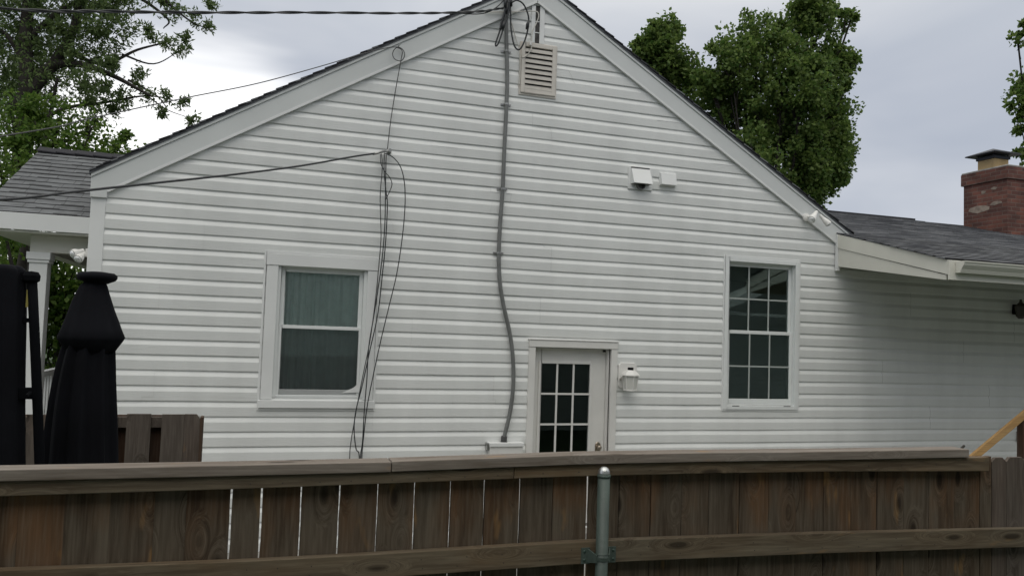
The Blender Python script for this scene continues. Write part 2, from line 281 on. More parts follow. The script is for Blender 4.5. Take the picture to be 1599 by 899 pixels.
# ------------------------------------------------------------------ mesh helpers
class MB:
    def __init__(s): s.v = []; s.f = []; s.uv = []
    def poly(s, pts, uvs=None):
        i = len(s.v); s.v += [tuple(p) for p in pts]; s.f.append(tuple(range(i, i+len(pts))))
        s.uv += list(uvs) if uvs else [(0, 0)]*len(pts)
    def hexa(s, c):   # 8 corners: bottom 4 ccw, top 4 ccw
        for q in ((3, 2, 1, 0), (4, 5, 6, 7), (0, 1, 5, 4), (1, 2, 6, 5), (2, 3, 7, 6), (3, 0, 4, 7)):
            s.poly([c[k] for k in q])
    def box(s, x0, x1, y0, y1, z0, z1):
        s.hexa([(x0, y0, z0), (x1, y0, z0), (x1, y1, z0), (x0, y1, z0), (x0, y0, z1), (x1, y0, z1), (x1, y1, z1), (x0, y1, z1)])
    def bar(s, a, b, wd, h, up=(0, 0, 1)):
        a, b = Vector(a), Vector(b); d = (b-a).normalized(); upv = Vector(up); sd = d.cross(upv).normalized(); uu = sd.cross(d).normalized()
        sd *= wd/2; uu *= h/2
        s.hexa([a-sd-uu, a+sd-uu, b+sd-uu, b-sd-uu, a-sd+uu, a+sd+uu, b+sd+uu, b-sd+uu])
    def tube(s, pts, r, n=8, caps=True):
        pts = [Vector(p) for p in pts]; k = len(pts); rs = r if isinstance(r, (list, tuple)) else [r]*k
        base = len(s.v); prev = None
        for i, p in enumerate(pts):
            d = (pts[min(i+1, k-1)]-pts[max(i-1, 0)])
            d = d.normalized() if d.length > 1e-9 else Vector((0, 0, 1))
            if prev is None:
                a = Vector((0, 0, 1)) if abs(d.z) < .9 else Vector((1, 0, 0)); u = d.cross(a).normalized()
            else:
                u = (prev-d*prev.dot(d)).normalized()
            prev = u; vv = d.cross(u)
            for j in range(n):
                an = 2*math.pi*j/n; s.v.append(tuple(p+rs[i]*(math.cos(an)*u+math.sin(an)*vv)))
        for i in range(k-1):
            for j in range(n):
                j2 = (j+1) % n; s.f.append((base+i*n+j, base+i*n+j2, base+(i+1)*n+j2, base+(i+1)*n+j)); s.uv += [(0, 0)]*4
        if caps:
            s.f.append(tuple(base+j for j in range(n))[::-1]); s.uv += [(0, 0)]*n
            s.f.append(tuple(base+(k-1)*n+j for j in range(n))); s.uv += [(0, 0)]*n
    def lathe(s, c, prof, n=20, axis='z', fn=None):
        base = len(s.v); k = len(prof)
        for (r, h) in prof:
            for j in range(n):
                an = 2*math.pi*j/n; rr = r if fn is None else fn(r, h, an)
                q = (rr*math.cos(an), rr*math.sin(an), h) if axis == 'z' else (rr*math.cos(an), -h, rr*math.sin(an))
                s.v.append((c[0]+q[0], c[1]+q[1], c[2]+q[2]))
        for i in range(k-1):
            for j in range(n):
                j2 = (j+1) % n; s.f.append((base+i*n+j, base+i*n+j2, base+(i+1)*n+j2, base+(i+1)*n+j)); s.uv += [(0, 0)]*4
        s.f.append(tuple(base+j for j in range(n))[::-1]); s.uv += [(0, 0)]*n
        s.f.append(tuple(base+(k-1)*n+j for j in range(n))); s.uv += [(0, 0)]*n
    def prism(s, pts2, y0, y1):   # polygon in xz extruded along y
        a = [(x, y0, z) for x, z in pts2]; b = [(x, y1, z) for x, z in pts2]; n = len(pts2)
        s.poly(a); s.poly(b[::-1])
        for i in range(n):
            j = (i+1) % n; s.poly([a[i], b[i], b[j], a[j]])
    def build(s, name, material, parent=None, bevel=0., smooth=False, uv=False, fix=True):
        me = bpy.data.meshes.new(name); me.from_pydata(s.v, [], s.f)
        if uv:
            l = me.uv_layers.new(name='UVMap')
            for i, q in enumerate(s.uv): l.data[i].uv = q
        me.materials.append(material)
        if fix or smooth:
            bm = bmesh.new(); bm.from_mesh(me)
            if smooth or bevel: bmesh.ops.remove_doubles(bm, verts=bm.verts, dist=1e-5)
            if fix: bmesh.ops.recalc_face_normals(bm, faces=bm.faces)
            bm.to_mesh(me); bm.free()
        if smooth:
            me.polygons.foreach_set('use_smooth', [True]*len(me.polygons))
        o = bpy.data.objects.new(name, me); COL.objects.link(o)
        if parent: o.parent = parent; o.matrix_parent_inverse = parent.matrix_world.inverted() if False else Matrix.Identity(4)
        if bevel > 0:
            b = o.modifiers.new('bevel', 'BEVEL'); b.width = bevel; b.segments = 2; b.limit_method = 'ANGLE'; b.angle_limit = math.radians(50)
        return o

def tag(o, label=None, cat=None, group=None, kind=None):
    if label: o['label'] = label
    if cat: o['category'] = cat
    if group: o['group'] = group
    if kind: o['kind'] = kind
    return o
def thing(name, label, cat, group=None, loc=(0, 0, 0), rz=0):
    o = bpy.data.objects.new(name, None); COL.objects.link(o); o.location = loc; o.rotation_euler = (0, 0, rz)
    o.empty_display_size = .1
    return tag(o, label, cat, group)
def spline(pts, n=8):
    P = [Vector(p) for p in pts]; P = [2*P[0]-P[1]]+P+[2*P[-1]-P[-2]]; o = []
    for i in range(1, len(P)-2):
        for j in range(n):
            t = j/n; a, b, c, d = P[i-1], P[i], P[i+1], P[i+2]
            o.append(.5*((2*b)+(c-a)*t+(2*a-5*b+4*c-d)*t*t+(3*b-a-3*c+d)*t**3))
    o.append(P[-2]); return o

# ------------------------------------------------------------------ ground
g = MB(); g.poly([(-300, -300, 0), (300, -300, 0), (300, 600, 0), (-300, 600, 0)]); tag(g.build('ground', GRASS, fix=False), kind='structure')
g = MB(); g.box(-3.5, 12.4, 6.4, 8.57, -.1, .03); tag(g.build('path', CONC, fix=False), kind='structure')

# ------------------------------------------------------------------ the house
WY = 8.6                         # gable wall plane
CX, CZ = 2.932, EYE+3.847        # apex of the siding field
SL = .5961
XL, XR, XE = -1.55, 7.17, 12.5
house = thing('house', 'white vinyl sided gable house with porch, lower wing and brick chimney behind the fence', 'house')
H = house
E0 = .15124; SZ0 = EYE + .20899*8.6   # siding course line 0
# openings (x0,x1,z0,z1)
LW = (.205, 1.145, EYE-.735, EYE+.665)
DR = (3.056, 3.997, .14, EYE-.135)
RW = (5.545, 6.550, EYE-.775, EYE+1.005)
OPEN = [LW, DR, RW]
def prof(z):
    "siding profile: how far the surface stands out of the wall plane at height z"
    t = ((z-(SZ0-E0*40))/E0) % 1.0
    return t
z_lo = .0
ks = [k for k in range(-40, 60)]
rows = []
for k in range(-40, 60):
    zb = SZ0 - E0*k   # bottom butt edge of the course above line k: course spans zb..zb+E0
    if zb+E0 < z_lo or zb > CZ: continue
    # (z, out) upward: undercut, butt lip, flat face, concave dutch bevel
    rows.append([(zb, .002), (zb+.0005, .0130), (zb+.006, .0145), (zb+E0*.60, .0185), (zb+E0*.63, .0180), (zb+E0*.88, .0040), (zb+E0*.92, .0022), (zb+E0, .002)])
def xlim(z):
    lo, hi = XL+.10, XE
    if z > EYE+1.05: hi = XR+.35
    if z > EYE+1.0:
        hi = min(hi, CX+(CZ-z)/SL+.02)
        lo = max(lo, CX-(CZ-z)/SL-.02)
    return lo, hi
sid = MB(); SEAM = [.4, 2.3, 1.1, 3.0, .9, 2.7, 1.6]
for r in rows:
    zs = [p[0] for p in r]
    ext = list(r)
    for o in OPEN:
        for zz in (o[2], o[3]):
            for i in range(len(r)-1):
                if r[i][0] < zz < r[i+1][0]:
                    t = (zz-r[i][0])/(r[i+1][0]-r[i][0]); ext.append((zz, r[i][1]+t*(r[i+1][1]-r[i][1])))
    for i in range(len(r)-1):
        if r[i][0] < EYE+1.051 < r[i+1][0]:
            t = (EYE+1.051-r[i][0])/(r[i+1][0]-r[i][0]); ext.append((EYE+1.051, r[i][1]+t*(r[i+1][1]-r[i][1])))
    ext.sort()
    for (za, oa), (zb, ob) in zip(ext[:-1], ext[1:]):
        if zb < z_lo or za > CZ: continue
        zb_ = min(zb, CZ-.001)
        la, ha = xlim(za+1e-6); lb, hb = xlim(zb_-1e-6)
        if la >= ha or lb >= hb: continue
        zm = (za+zb_)/2
        cuts = sorted([(o[0], o[1]) for o in OPEN if o[2] <= zm <= o[3]])
        segs = []; ca, cb = la, lb
        for (x0, x1) in cuts:
            segs.append((ca, x0, cb, x0)); ca = cb = x1
        segs.append((ca, ha, cb, hb))
        for (a0, a1, b0, b1) in segs:
            ns = max(1, int((a1-a0)/.45)); seam = SEAM[int(round((SZ0-r[0][0])/E0))//2 % len(SEAM)]
            for q_ in range(ns):
                u0, u1 = q_/ns, (q_+1)/ns
                lift = .0022 if (int((a0+(a1-a0)*(u0+u1)/2-seam+40)//3.66) % 2) else 0.
                P4 = [(a0+(a1-a0)*u0, oa+lift, za), (a0+(a1-a0)*u1, oa+lift, za), (b0+(b1-b0)*u1, ob+lift, zb_), (b0+(b1-b0)*u0, ob+lift, zb_)]
                sid.poly([(x, WY-o_-(.0012*math.sin(2.9*x+7.3*r[0][0])+.0006*math.sin(9.1*x+3*r[0][0]))*(o_ > .003), z+.0016*math.sin(1.3*x+2.3*z)+.0009*math.sin(3.9*x-5*z)) for x, o_, z in P4])
sid.build('siding', VINYL, H, fix=False)
# wall core behind the siding, opening jambs
wc = MB()
xs = [XL+.02, LW[0], LW[1], DR[0], DR[1], RW[0], RW[1], XE]
def wallbox(x0, x1, z0, z1): wc.box(x0, x1, WY+.002, WY+.16, z0, z1)
ztop = EYE+1.0
wallbox(xs[0], LW[0], 0, ztop); wallbox(LW[1], DR[0], 0, ztop); wallbox(DR[1], RW[0], 0, ztop); wallbox(RW[1], XE, 0, ztop)
wallbox(LW[0], LW[1], 0, LW[2]); wallbox(LW[0], LW[1], LW[3], ztop)
wallbox(DR[0], DR[1], 0, DR[2]); wallbox(DR[0], DR[1], DR[3], ztop)
wallbox(RW[0], RW[1], 0, RW[2]); wc.box(RW[0], RW[1], WY+.002, WY+.16, RW[3], RW[3]+.003)
wc.prism([(XL+.02, ztop+.006), (XR+.3, ztop+.006), (CX+.03, CZ+.05), (CX-.03, CZ+.05)], WY+.002, WY+.15)
# other walls so that the inside is dark
wc.box(XL+.02, XL+.14, WY+.16, 19, 0, EYE+1.2); wc.box(XL+.14, XR, 18.9, 19, 0, EYE+1.2); wc.prism([(XL+.1, EYE+1.2), (XR+.3, EYE+1.2), (CX, CZ)], 18.9, 19)
wc.box(XE-.12, XE, WY+.16, 12.4, 0, EYE+1.3); wc.box(XR, XE, 12.3, 12.4, 0, EYE+2.0); wc.box(XL+.1, XE-.1, WY+.17, 18.8, 0, .12); wc.box(XL+.145, XE-.125, WY+.165, 12.29, EYE+1.08, EYE+1.12); wc.box(XL+.145, XR, 12.3, 12.4, .125, EYE+1.07)
wc.build('wall_core', mat('wall_core', (.12, .11, .10), .9), H)

# corner post
c = MB(); c.box(XL, XL+.125, WY-.026, WY+.12, .1, EYE+1.18); c.box(XL-.006, XL, WY-.026, WY+.12, .1, EYE+1.18)
c.build('corner_post', TRIM, H, bevel=.004)

# rake fascias (a frieze board each side) and thin J-trim
def rake(side):
    s = 1 if side == 'L' else -1
    xe = XL-.012 if side == 'L' else 7.40
    f = lambda x: CZ - SL*abs(x-CX)
    q = MB()
    lo = .004; hi = .205
    if side == 'L':
        pts = [(xe, EYE+1.18), (xe+.12, EYE+1.18), (CX-.0005, CZ-lo), (CX-.0005, CZ+hi), (xe, f(xe)+hi)]
        pts[1:2] = [(XL+.135, EYE+1.18), (XL+.135, f(XL+.135)-lo)]
    else:
        pts = [(CX+.0005, CZ-lo), (xe, f(xe)-lo), (xe, f(xe)+hi), (CX+.0005, CZ+hi)]
    q.prism(pts, WY-.050, WY-.004); q.build('rake_fascia', RAKE, H, bevel=.003)
    # J trim along the lower edge
    j = MB()
    if side == 'L': a, b = (-1.42, f(-1.42)), (CX-.01, CZ-.006)
    else: a, b = (CX+.01, CZ-.006), (7.16, f(7.16))
    d = Vector((b[0]-a[0], 0, b[1]-a[1])).normalized(); nrm = Vector((-d.z, 0, d.x)); nrm = nrm if nrm.z < 0 else -nrm
    A = Vector((a[0], WY-.052, a[1])); B = Vector((b[0], WY-.052, b[1]))
    j.hexa([A+nrm*.020, B+nrm*.020, B+nrm*.020+Vector((0, .03, 0)), A+nrm*.020+Vector((0, .03, 0)), A-nrm*.006, B-nrm*.006, B-nrm*.006+Vector((0, .03, 0)), A-nrm*.006+Vector((0, .03, 0))])
    j.build('rake_trim', TRIM, H, bevel=.002)
    # drip edge strip above the fascia
    k = MB(); k.prism([(xe if side == 'L' else CX, (f(xe) if side == 'L' else CZ)+hi+.001), (CX if side == 'L' else xe, (CZ if side == 'L' else f(xe))+hi+.001),
                       (CX if side == 'L' else xe, (CZ if side == 'L' else f(xe))+hi+.045), (xe if side == 'L' else CX, (f(xe) if side == 'L' else CZ)+hi+.045)], WY-.062, WY+.02)
    k.build('drip_edge', RAKE, H)
rake('L'); rake('R')

# shingled slopes --------------------------------------------------
def clip(poly, v, keep_above):
    o = []
    for i in range(len(poly)):
        a, b = poly[i], poly[(i+1) % len(poly)]
        ia = (a[1] >= v) == keep_above or abs(a[1]-v) < 1e-9; ib = (b[1] >= v) == keep_above or abs(b[1]-v) < 1e-9
        if ia: o.append(a)
        if ia != ib:
            t = (v-a[1])/(b[1]-a[1]); o.append((a[0]+t*(b[0]-a[0]), v))
    return o
def slope(mb, O, U, V, poly, exp=.14, th=.012, thick=.03, jit=.004):
    O, U, V = Vector(O), Vector(U).normalized(), Vector(V).normalized(); Nn = U.cross(V).normalized()
    if Nn.z < 0: Nn = -Nn
    v0 = min(p[1] for p in poly); v1 = max(p[1] for p in poly); k = 0
    while v0+k*exp < v1:
        a, b = v0+k*exp, min(v0+(k+1)*exp, v1)
        q = clip(clip(poly, a, True), b, False); k += 1
        if len(q) < 3: continue
        j = random.uniform(-jit, jit)
        h = lambda p: th*(1-(p[1]-a)/exp)+.001
        mid = sum(p[0] for p in q)/len(q)
        pts = [O+U*(p[0]+(j if p[0] < mid else -j))+V*p[1]+Nn*h(p) for p in q]
        mb.poly(pts, [(p[0]+.1*k % .31, p[1]) for p in q])
        # skirts give every course its butt and its rake edge
        for i in range(len(q)):
            A, B = pts[i], pts[(i+1) % len(q)]; up = q[i][1] > b-1e-6 and q[(i+1) % len(q)][1] > b-1e-6
            if up: continue
            mb.poly([A, B, B-Nn*(.014 if not (q[i][1] < a+1e-6 and q[(i+1) % len(q)][1] < a+1e-6 and k > 1) else th), A-Nn*(.014 if not (q[i][1] < a+1e-6 and q[(i+1) % len(q)][1] < a+1e-6 and k > 1) else th)],
                    [(q[i][0], q[i][1]), (q[(i+1) % len(q)][0], q[(i+1) % len(q)][1]), (q[(i+1) % len(q)][0], q[(i+1) % len(q)][1]), (q[i][0], q[i][1])])
cs = math.cos(math.atan(SL)); sn = math.sin(math.atan(SL))
RZ = CZ+.272           # ridge top of deck
r_ = MB()
lenL = (CX-(XL-.03))/cs
slope(r_, (CX, WY-.085, RZ), (0, 1, 0), (cs, 0, sn), [(0, -lenL), (10.6, -lenL), (10.6, 0), (0, 0)], th=.011)
lenR = (7.50-CX)/cs
slope(r_, (CX, WY-.085, RZ), (0, 1, 0), (-cs, 0, sn), [(0, -lenR), (10.6, -lenR), (10.6, 0), (0, 0)], th=.011)
roof = r_.build('roof', SH_D, H, uv=True, fix=False)
r_ = MB(); r_.prism([(XL-.03, RZ-SL*(CX-XL+.03)-.034), (CX, RZ-.034), (CX, RZ-.006), (XL-.03, RZ-SL*(CX-XL+.03)-.006)], WY-.07, 19)
r_.prism([(7.45, RZ-SL*(7.45-CX)-.034), (CX+.001, RZ-.034), (CX+.001, RZ-.006), (7.45, RZ-SL*(7.45-CX)-.006)], WY-.07, 19)
r_.build('roof_deck', mat('drip_metal', (.10, .105, .115), .5), H)
# ridge caps
r_ = MB()
for i in range(36):
    y = WY-.08+i*.29
    r_.hexa([(CX-.14, y, RZ-.085+.02), (CX, y, RZ+.022), (CX, y+.3, RZ+.012), (CX-.14, y+.3, RZ-.085+.01), (CX-.14, y, RZ-.085+.03), (CX, y, RZ+.032), (CX, y+.3, RZ+.022), (CX-.14, y+.3, RZ-.085+.02)])
    r_.hexa([(CX, y, RZ+.022), (CX+.14, y, RZ-.065), (CX+.14, y+.3, RZ-.075), (CX, y+.3, RZ+.012), (CX, y, RZ+.032), (CX+.14, y, RZ-.055), (CX+.14, y+.3, RZ-.065), (CX, y+.3, RZ+.022)])
r_.build('ridge_cap', SH_D, roof, uv=True, fix=False)

# windows ----------------------------------------------------------
def frame(mb, x0, x1, z0, z1, wl, wr, wb, wt, y0, y1):
    mb.box(x0, x0+wl, y0, y1, z0, z1); mb.box(x1-wr, x1, y0, y1, z0, z1)
    mb.box(x0+wl, x1-wr, y0, y1, z0, z0+wb); mb.box(x0+wl, x1-wr, y0, y1, z1-wt, z1)
# left window with wide casing
cas = MB(); cx0, cx1, cz0, cz1 = .103, 1.238, EYE-.800, EYE+.745
cas.box(cx0, LW[0]+.012, WY-.032, WY+.02, cz0+.05, cz1-.125); cas.box(LW[1]-.012, cx1, WY-.032, WY+.02, cz0+.05, cz1-.125)
cas.box(cx0-.006, cx1+.006, WY-.038, WY+.02, cz1-.122, cz1)
cas.box(cx0-.02, cx1+.02, WY-.050, WY+.02, cz0-.035, cz0+.045)
w1 = cas.build('window', TRIM, H, bevel=.004)
j = MB(); frame(j, cx0-.03, cx1+.03, cz0-.06, cz1+.022, .022, .022, .02, .02, WY-.028, WY-.002); j.build('trim_channel', TRIM, w1, bevel=.002)
fx0, fx1, fz0, fz1 = LW
fr = MB(); frame(fr, fx0+.001, fx1-.001, fz0, fz1, .045, .045, .03, .05, WY+.0, WY+.13); fr.build('window_frame', SASHM, w1, bevel=.003)
zm = EYE-.005
up = MB(); frame(up, fx0+.047, fx1-.047, zm-.02, fz1-.052, .042, .042, .036, .045, WY+.045, WY+.075); up.build('upper_sash', SASHM, w1, bevel=.003)
lo = MB(); frame(lo, fx0+.047, fx1-.047, fz0+.032, zm+.018, .030, .030, .055, .034, WY+.010, WY+.040); lo.build('lower_sash', SASHM, w1, bevel=.003)
def sheet(x0, x1, y, z0, z1):
    k = MB(); k.poly([(x0, y, z0), (x1, y, z0), (x1, y, z1), (x0, y, z1)]); return k
sheet(fx0+.085, fx1-.085, WY+.058, zm+.01, fz1-.09).build('upper_pane', GL_MAIN, w1, fix=False)
sheet(fx0+.075, fx1-.075, WY+.024, fz0+.08, zm-.012).build('lower_pane', GL_MAIN, w1, fix=False)
gp = MB(); gp.poly([(fx0+.074, WY+.006, fz0+.036), (fx1-.074, WY+.006, fz0+.036), (fx1-.074, WY+.006, zm-.014), (fx0+.074, WY+.006, zm-.014)]); gp.build('insect_screen', SCREEN, w1)
tp = MB(); a = PW(548, 612, WY); tp.poly([(a.x-.10, WY+.003, a.z-.01), (a.x+.10, WY+.003, a.z+.0), (a.x+.10, WY+.003, a.z+.11), (a.x+.02, WY+.003, a.z+.045)]); tp.build('torn_tape', TRIM, w1)
# curtains: two wavy panels
def curtain(x0, x1, z0, z1, y, amp, per, name, parent, mt=CURT):
    q = MB(); n = 90; ph = random.random()*6
    P = []
    for i in range(n+1):
        t = i/n; x = x0+(x1-x0)*t
        P.append((x, y+amp*math.sin(x/per*6.283+ph+1.3*math.sin(x*9)) + .4*amp*math.sin(x/per*15+ph)))
    for i in range(n):
        q.poly([(P[i][0], P[i][1], z0), (P[i+1][0], P[i+1][1], z0), (P[i+1][0], P[i+1][1]+.01, z1), (P[i][0], P[i][1]+.01, z1)])
    return q.build(name, mt, parent, smooth=True, fix=False)
curtain(fx0+.02, fx0+.46, fz0+.02, fz1, WY+.108, .018, .105, 'curtain', w1)
curtain(fx0+.455, fx1-.02, fz0+.02, fz1, WY+.106, .016, .17, 'curtain', w1)

# right window with narrow frame and muntins
q = MB(); frame(q, RW[0]-.038, RW[1]+.040, RW[2]-.052, RW[3]+.040, .055, .055, .05, .05, WY-.034, WY+.01)
w2 = q.build('window', SASHM, H, bevel=.004)
j = MB(); frame(j, RW[0]-.058, RW[1]+.060, RW[2]-.072, RW[3]+.062, .019, .019, .019, .019, WY-.026, WY-.002); j.build('trim_channel', TRIM, w2, bevel=.002)
q = MB(); frame(q, RW[0]+.001, RW[1]-.001, RW[2], RW[3], .022, .022, .02, .02, WY+.011, WY+.12); q.build('window_frame', SASHM, w2)
zr = EYE+.125
q = MB(); frame(q, RW[0]+.024, RW[1]-.024, zr-.022, RW[3]-.022, .040, .040, .038, .040, WY+.05, WY+.08); q.build('upper_sash', SASHM, w2, bevel=.003)
q = MB(); frame(q, RW[0]+.024, RW[1]-.024, RW[2]+.022, zr+.020, .040, .040, .055, .040, WY+.014, WY+.044); q.build('lower_sash', SASHM, w2, bevel=.003)
gx0, gx1 = RW[0]+.064, RW[1]-.064
for nm, z0, z1, yy, mm in (('upper_pane', zr+.016, RW[3]-.062, WY+.060, GL_DARK), ('lower_pane', RW[2]+.077, zr-.020, WY+.024, GL_DARK)):
    sheet(gx0-.006, gx1+.006, yy, z0-.006, z1+.006).build(nm, mm, w2, fix=False)
    q = MB(); wv = .009
    for i in (1, 2):
        x = gx0+(gx1-gx0)*i/3; q.box(x-wv, x+wv, yy-.009, yy-.002, z0-.004, z1+.004)
    zc = (z0+z1)/2; q.box(gx0-.004, gx1+.004, yy-.0095, yy-.0015, zc-wv, zc+wv); q.build('muntin', GRID, w2)
for x in (RW[0]+.09, RW[1]-.17): q = MB(); q.box(x, x+.10, WY-.0355, WY-.033, RW[2]-.012, RW[2]-.004); q.build('weep_slot', BLACKV, w2)
# door -------------------------------------------------------------
q = MB(); x0, x1, z0, z1 = DR
q.box(x0-.078, x0+.0, WY-.036, WY+.02, .12, z1+.0); q.box(x1, x1+.078, WY-.036, WY+.02, .12, z1); q.box(x0-.082, x1+.082, WY-.042, WY+.02, z1+.001, z1+.080)
q.box(x0-.090, x1+.090, WY-.050, WY-.010, z1+.081, z1+.093)
q.box(x0+.001, x0+.02, WY+.021, WY+.13, z0, z1-.002); q.box(x1-.02, x1-.001, WY+.021, WY+.13, z0, z1-.002); q.box(x0+.02, x1-.02, WY+.021, WY+.13, z1-.022, z1-.002)
door_c = q.build('door_casing', DOORW, H, bevel=.004)
q = MB(); dy = WY+.075
# slab with a lite opening
A, B = PW(845, 567, dy), PW(921.5, 567, dy); lx0, lx1 = A.x, B.x; lz1 = PW(883, 567.5, dy).z; lz0 = PW(883, 707, dy).z-.02
q.box(x0+.022, lx0-.0, dy, dy+.042, z0+.01, z1-.024); q.box(lx1, x1-.022, dy, dy+.042, z0+.01, z1-.024)
q.box(lx0, lx1, dy, dy+.042, z0+.01, lz0); q.box(lx0, lx1, dy, dy+.042, lz1, z1-.024)
dr = q.build('door', DOORW, H, bevel=.003)
q = MB(); frame(q, lx0-.03, lx1+.03, lz0-.03, lz1+.03, .032, .032, .032, .032, dy-.012, dy+.001); q.build('lite_frame', DOORW, dr, bevel=.004)
q = MB(); ww = .0105
for i in (1, 2):
    x = lx0+(lx1-lx0)*i/3; q.box(x-ww, x+ww, dy+.002, dy+.016, lz0, lz1)
    z = lz0+(lz1-lz0)*i/3; q.box(lx0, lx1, dy+.001, dy+.017, z-ww, z+ww)
q.build('muntin', DOORW, dr)
sheet(lx0, lx1, dy+.018, lz0, lz1).build('pane', GL_DOOR, dr, fix=False)
k = PW(933, 697, dy); q = MB()
q.lathe((k.x, dy-.001, k.z+.02), [(.036, 0), (.036, .006), (.030, .012), (.0, .012)], 20, 'y'); q.box(k.x-.034, k.x+.034, dy-.010, dy-.001, k.z-.16, k.z+.02)
kb = q.build('lock_plate', BRASS, dr, bevel=.003)
q = MB(); q.lathe((k.x, dy-.012, k.z-.002), [(.013, 0), (.014, .02), (.026, .03), (.028, .045), (.020, .06), (.0, .063)], 18, 'y'); q.build('knob', BRASS, dr, smooth=True)
k = PW(943.5, 548, WY+.02); q = MB(); q.box(k.x-.015, k.x+.012, WY+.0, WY+.028, k.z-.012, k.z+.012); q.build('sensor', BLACKM, door_c)
q = MB(); q.box(x0-.05, x1+.05, WY-.30, WY-.06, .05, .13); q.build('door_step', CONC, H)

# gable vent -------------------------------------------------------
a = PW(815, 70, WY-.03); b = PW(864, 147, WY-.03)
vx0, vx1, vz0, vz1 = a.x+.01, b.x, b.z-.01, a.z+.01
q = MB(); frame(q, vx0-.012, vx1+.016, vz0-.02, vz1+.02, .045, .045, .05, .045, WY-.045, WY-.002)
frame(q, vx0-.03, vx1+.035, vz0-.045, vz1+.03, .02, .02, .026, .012, WY-.03, WY-.002)
gv = q.build('gable_vent', ALMOND, H, bevel=.004)
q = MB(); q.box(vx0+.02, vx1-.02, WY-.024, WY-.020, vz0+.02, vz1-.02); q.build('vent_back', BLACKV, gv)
q = MB(); nsl = 9; z0_, z1_ = vz0+.03, vz1-.025; nsl = 8; st = (z1_-z0_)/nsl
for i in range(nsl):
    z = z0_+i*st
    q.hexa([(vx0+.03, WY-.046, z), (vx1-.03, WY-.046, z), (vx1-.03, WY-.028, z+st*.62), (vx0+.03, WY-.028, z+st*.62),
            (vx0+.03, WY-.040, z-.002+.014), (vx1-.03, WY-.040, z-.002+.014), (vx1-.03, WY-.025, z+st*.62+.010), (vx0+.03, WY-.025, z+st*.62+.010)])
    q.box(vx0+.03, vx1-.03, WY-.047, WY-.038, z-.001, z+st*.42)
q.build('louver', ALMOND, gv)
# bare strip above the vent
sx = PW(838, 40, WY).x
q = MB(); q.box(sx-.027, sx+.027, WY-.026, WY-.021, vz1+.03, CZ-.05); q.build('bare_strip', mat('old_tar', (.10, .095, .09), .9, noise=.7, nscale=18), H)
q = MB(); q.box(sx-.075, sx-.027, WY-.034, WY-.019, vz1+.03, CZ-.055); q.box(sx+.027, sx+.085, WY-.034, WY-.019, vz1+.03, CZ-.055)
for zz in (.12, .25): q.box(sx-.03, sx+.03, WY-.032, WY-.022, vz1+.03+zz, vz1+.03+zz+.012)
q.build('strip_channel', TRIM, H, bevel=.003)

# exhaust hood and small box ---------------------------------------
def PX(px, py): return PW(px, py, WY-.03)
a, b = PX(982, 259), PX(1017, 298)
q = MB(); q.box(a.x, b.x+.01, WY-.032, WY-.004, b.z, a.z); hp = q.build('exhaust_plate', TRIM, H, bevel=.004)
q = MB(); X0, X1 = a.x+.03, b.x-.03; zt, zb = a.z-.025, b.z+.03
q.hexa([(X0, WY-.13, zb+.03), (X1, WY-.13, zb+.03), (X1, WY-.032, zb+.03), (X0, WY-.032, zb+.03), (X0, WY-.045, zt), (X1, WY-.045, zt), (X1, WY-.032, zt), (X0, WY-.032, zt)])
o = q.build('exhaust_hood', TRIM, hp, bevel=.003)
q = MB(); q.box(X0+.012, X1-.012, WY-.118, WY-.033, zb+.0275, zb+.0295); q.lathe(((X0+X1)/2, WY-.034, zb+.015), [(.05, 0), (.05, .045), (.042, .045), (.042, .005)], 16, 'y'); q.build('hood_flap', mat('flap', (.13, .13, .125), .6), hp)
q = MB(); q.box(X0, X1, WY-.0345, WY-.032, zt-.002, zt+.020); q.build('hood_gap', mat('gap_shade', (.08, .08, .08), .8), hp)  # dark strip on the plate, its colour standing in for the shaded gap
a, b = PX(1031, 270), PX(1054, 291)
q = MB(); q.box(a.x-.006, b.x+.012, WY-.028, WY-.004, b.z-.012, a.z+.012); bp_ = q.build('vent_plate', TRIM, H, bevel=.004)
q = MB(); q.hexa([(a.x, WY-.085, b.z), (b.x, WY-.085, b.z), (b.x, WY-.028, b.z), (a.x, WY-.028, b.z), (a.x, WY-.055, a.z), (b.x, WY-.055, a.z), (b.x, WY-.028, a.z), (a.x, WY-.028, a.z)]); q.build('vent_hood', TRIM, bp_, bevel=.005)

# porch on the left ------------------------------------------------
PZE = EYE+1.0; PS = .5; PYE, PYR = 8.72, 10.68; PX0 = -2.52
q = MB(); lv = (PYR-PYE)*math.sqrt(1+PS*PS)
pk_ = math.sqrt(1+PS*PS); yv = (RZ-SL*(CX+1.56)-PZE)/PS
vpoly = [(0, 0), (-1.56-PX0, 0), (-1.56-PX0, yv*pk_), (-.60-PX0, lv), (0, lv)]
slope(q, (PX0, PYE, PZE), (1, 0, 0), (0, 1, PS), vpoly, th=.006)
slope(q, (PX0, 2*PYR-PYE, PZE), (1, 0, 0), (0, -1, PS), vpoly, th=.006)
pr = q.build('porch_roof', SH_P, H, uv=True, fix=False)
q = MB(); zr_ = PZE+PS*(PYR-PYE)
for i in range(7):
    x = PX0+i*.2
    q.hexa([(x, PYR-.12, zr_-.055+.02), (x+.21, PYR-.12, zr_-.055+.01), (x+.21, PYR, zr_+.02), (x, PYR, zr_+.03), (x, PYR-.12, zr_-.04+.02), (x+.21, PYR-.12, zr_-.04+.01), (x+.21, PYR, zr_+.035), (x, PYR, zr_+.045)])
q.build('ridge_cap', SH_D, pr, uv=True, fix=False)
q = MB(); q.box(PX0+.02, XL-.01, PYE+.0, PYE+.025, PZE-.165, PZE-.001)
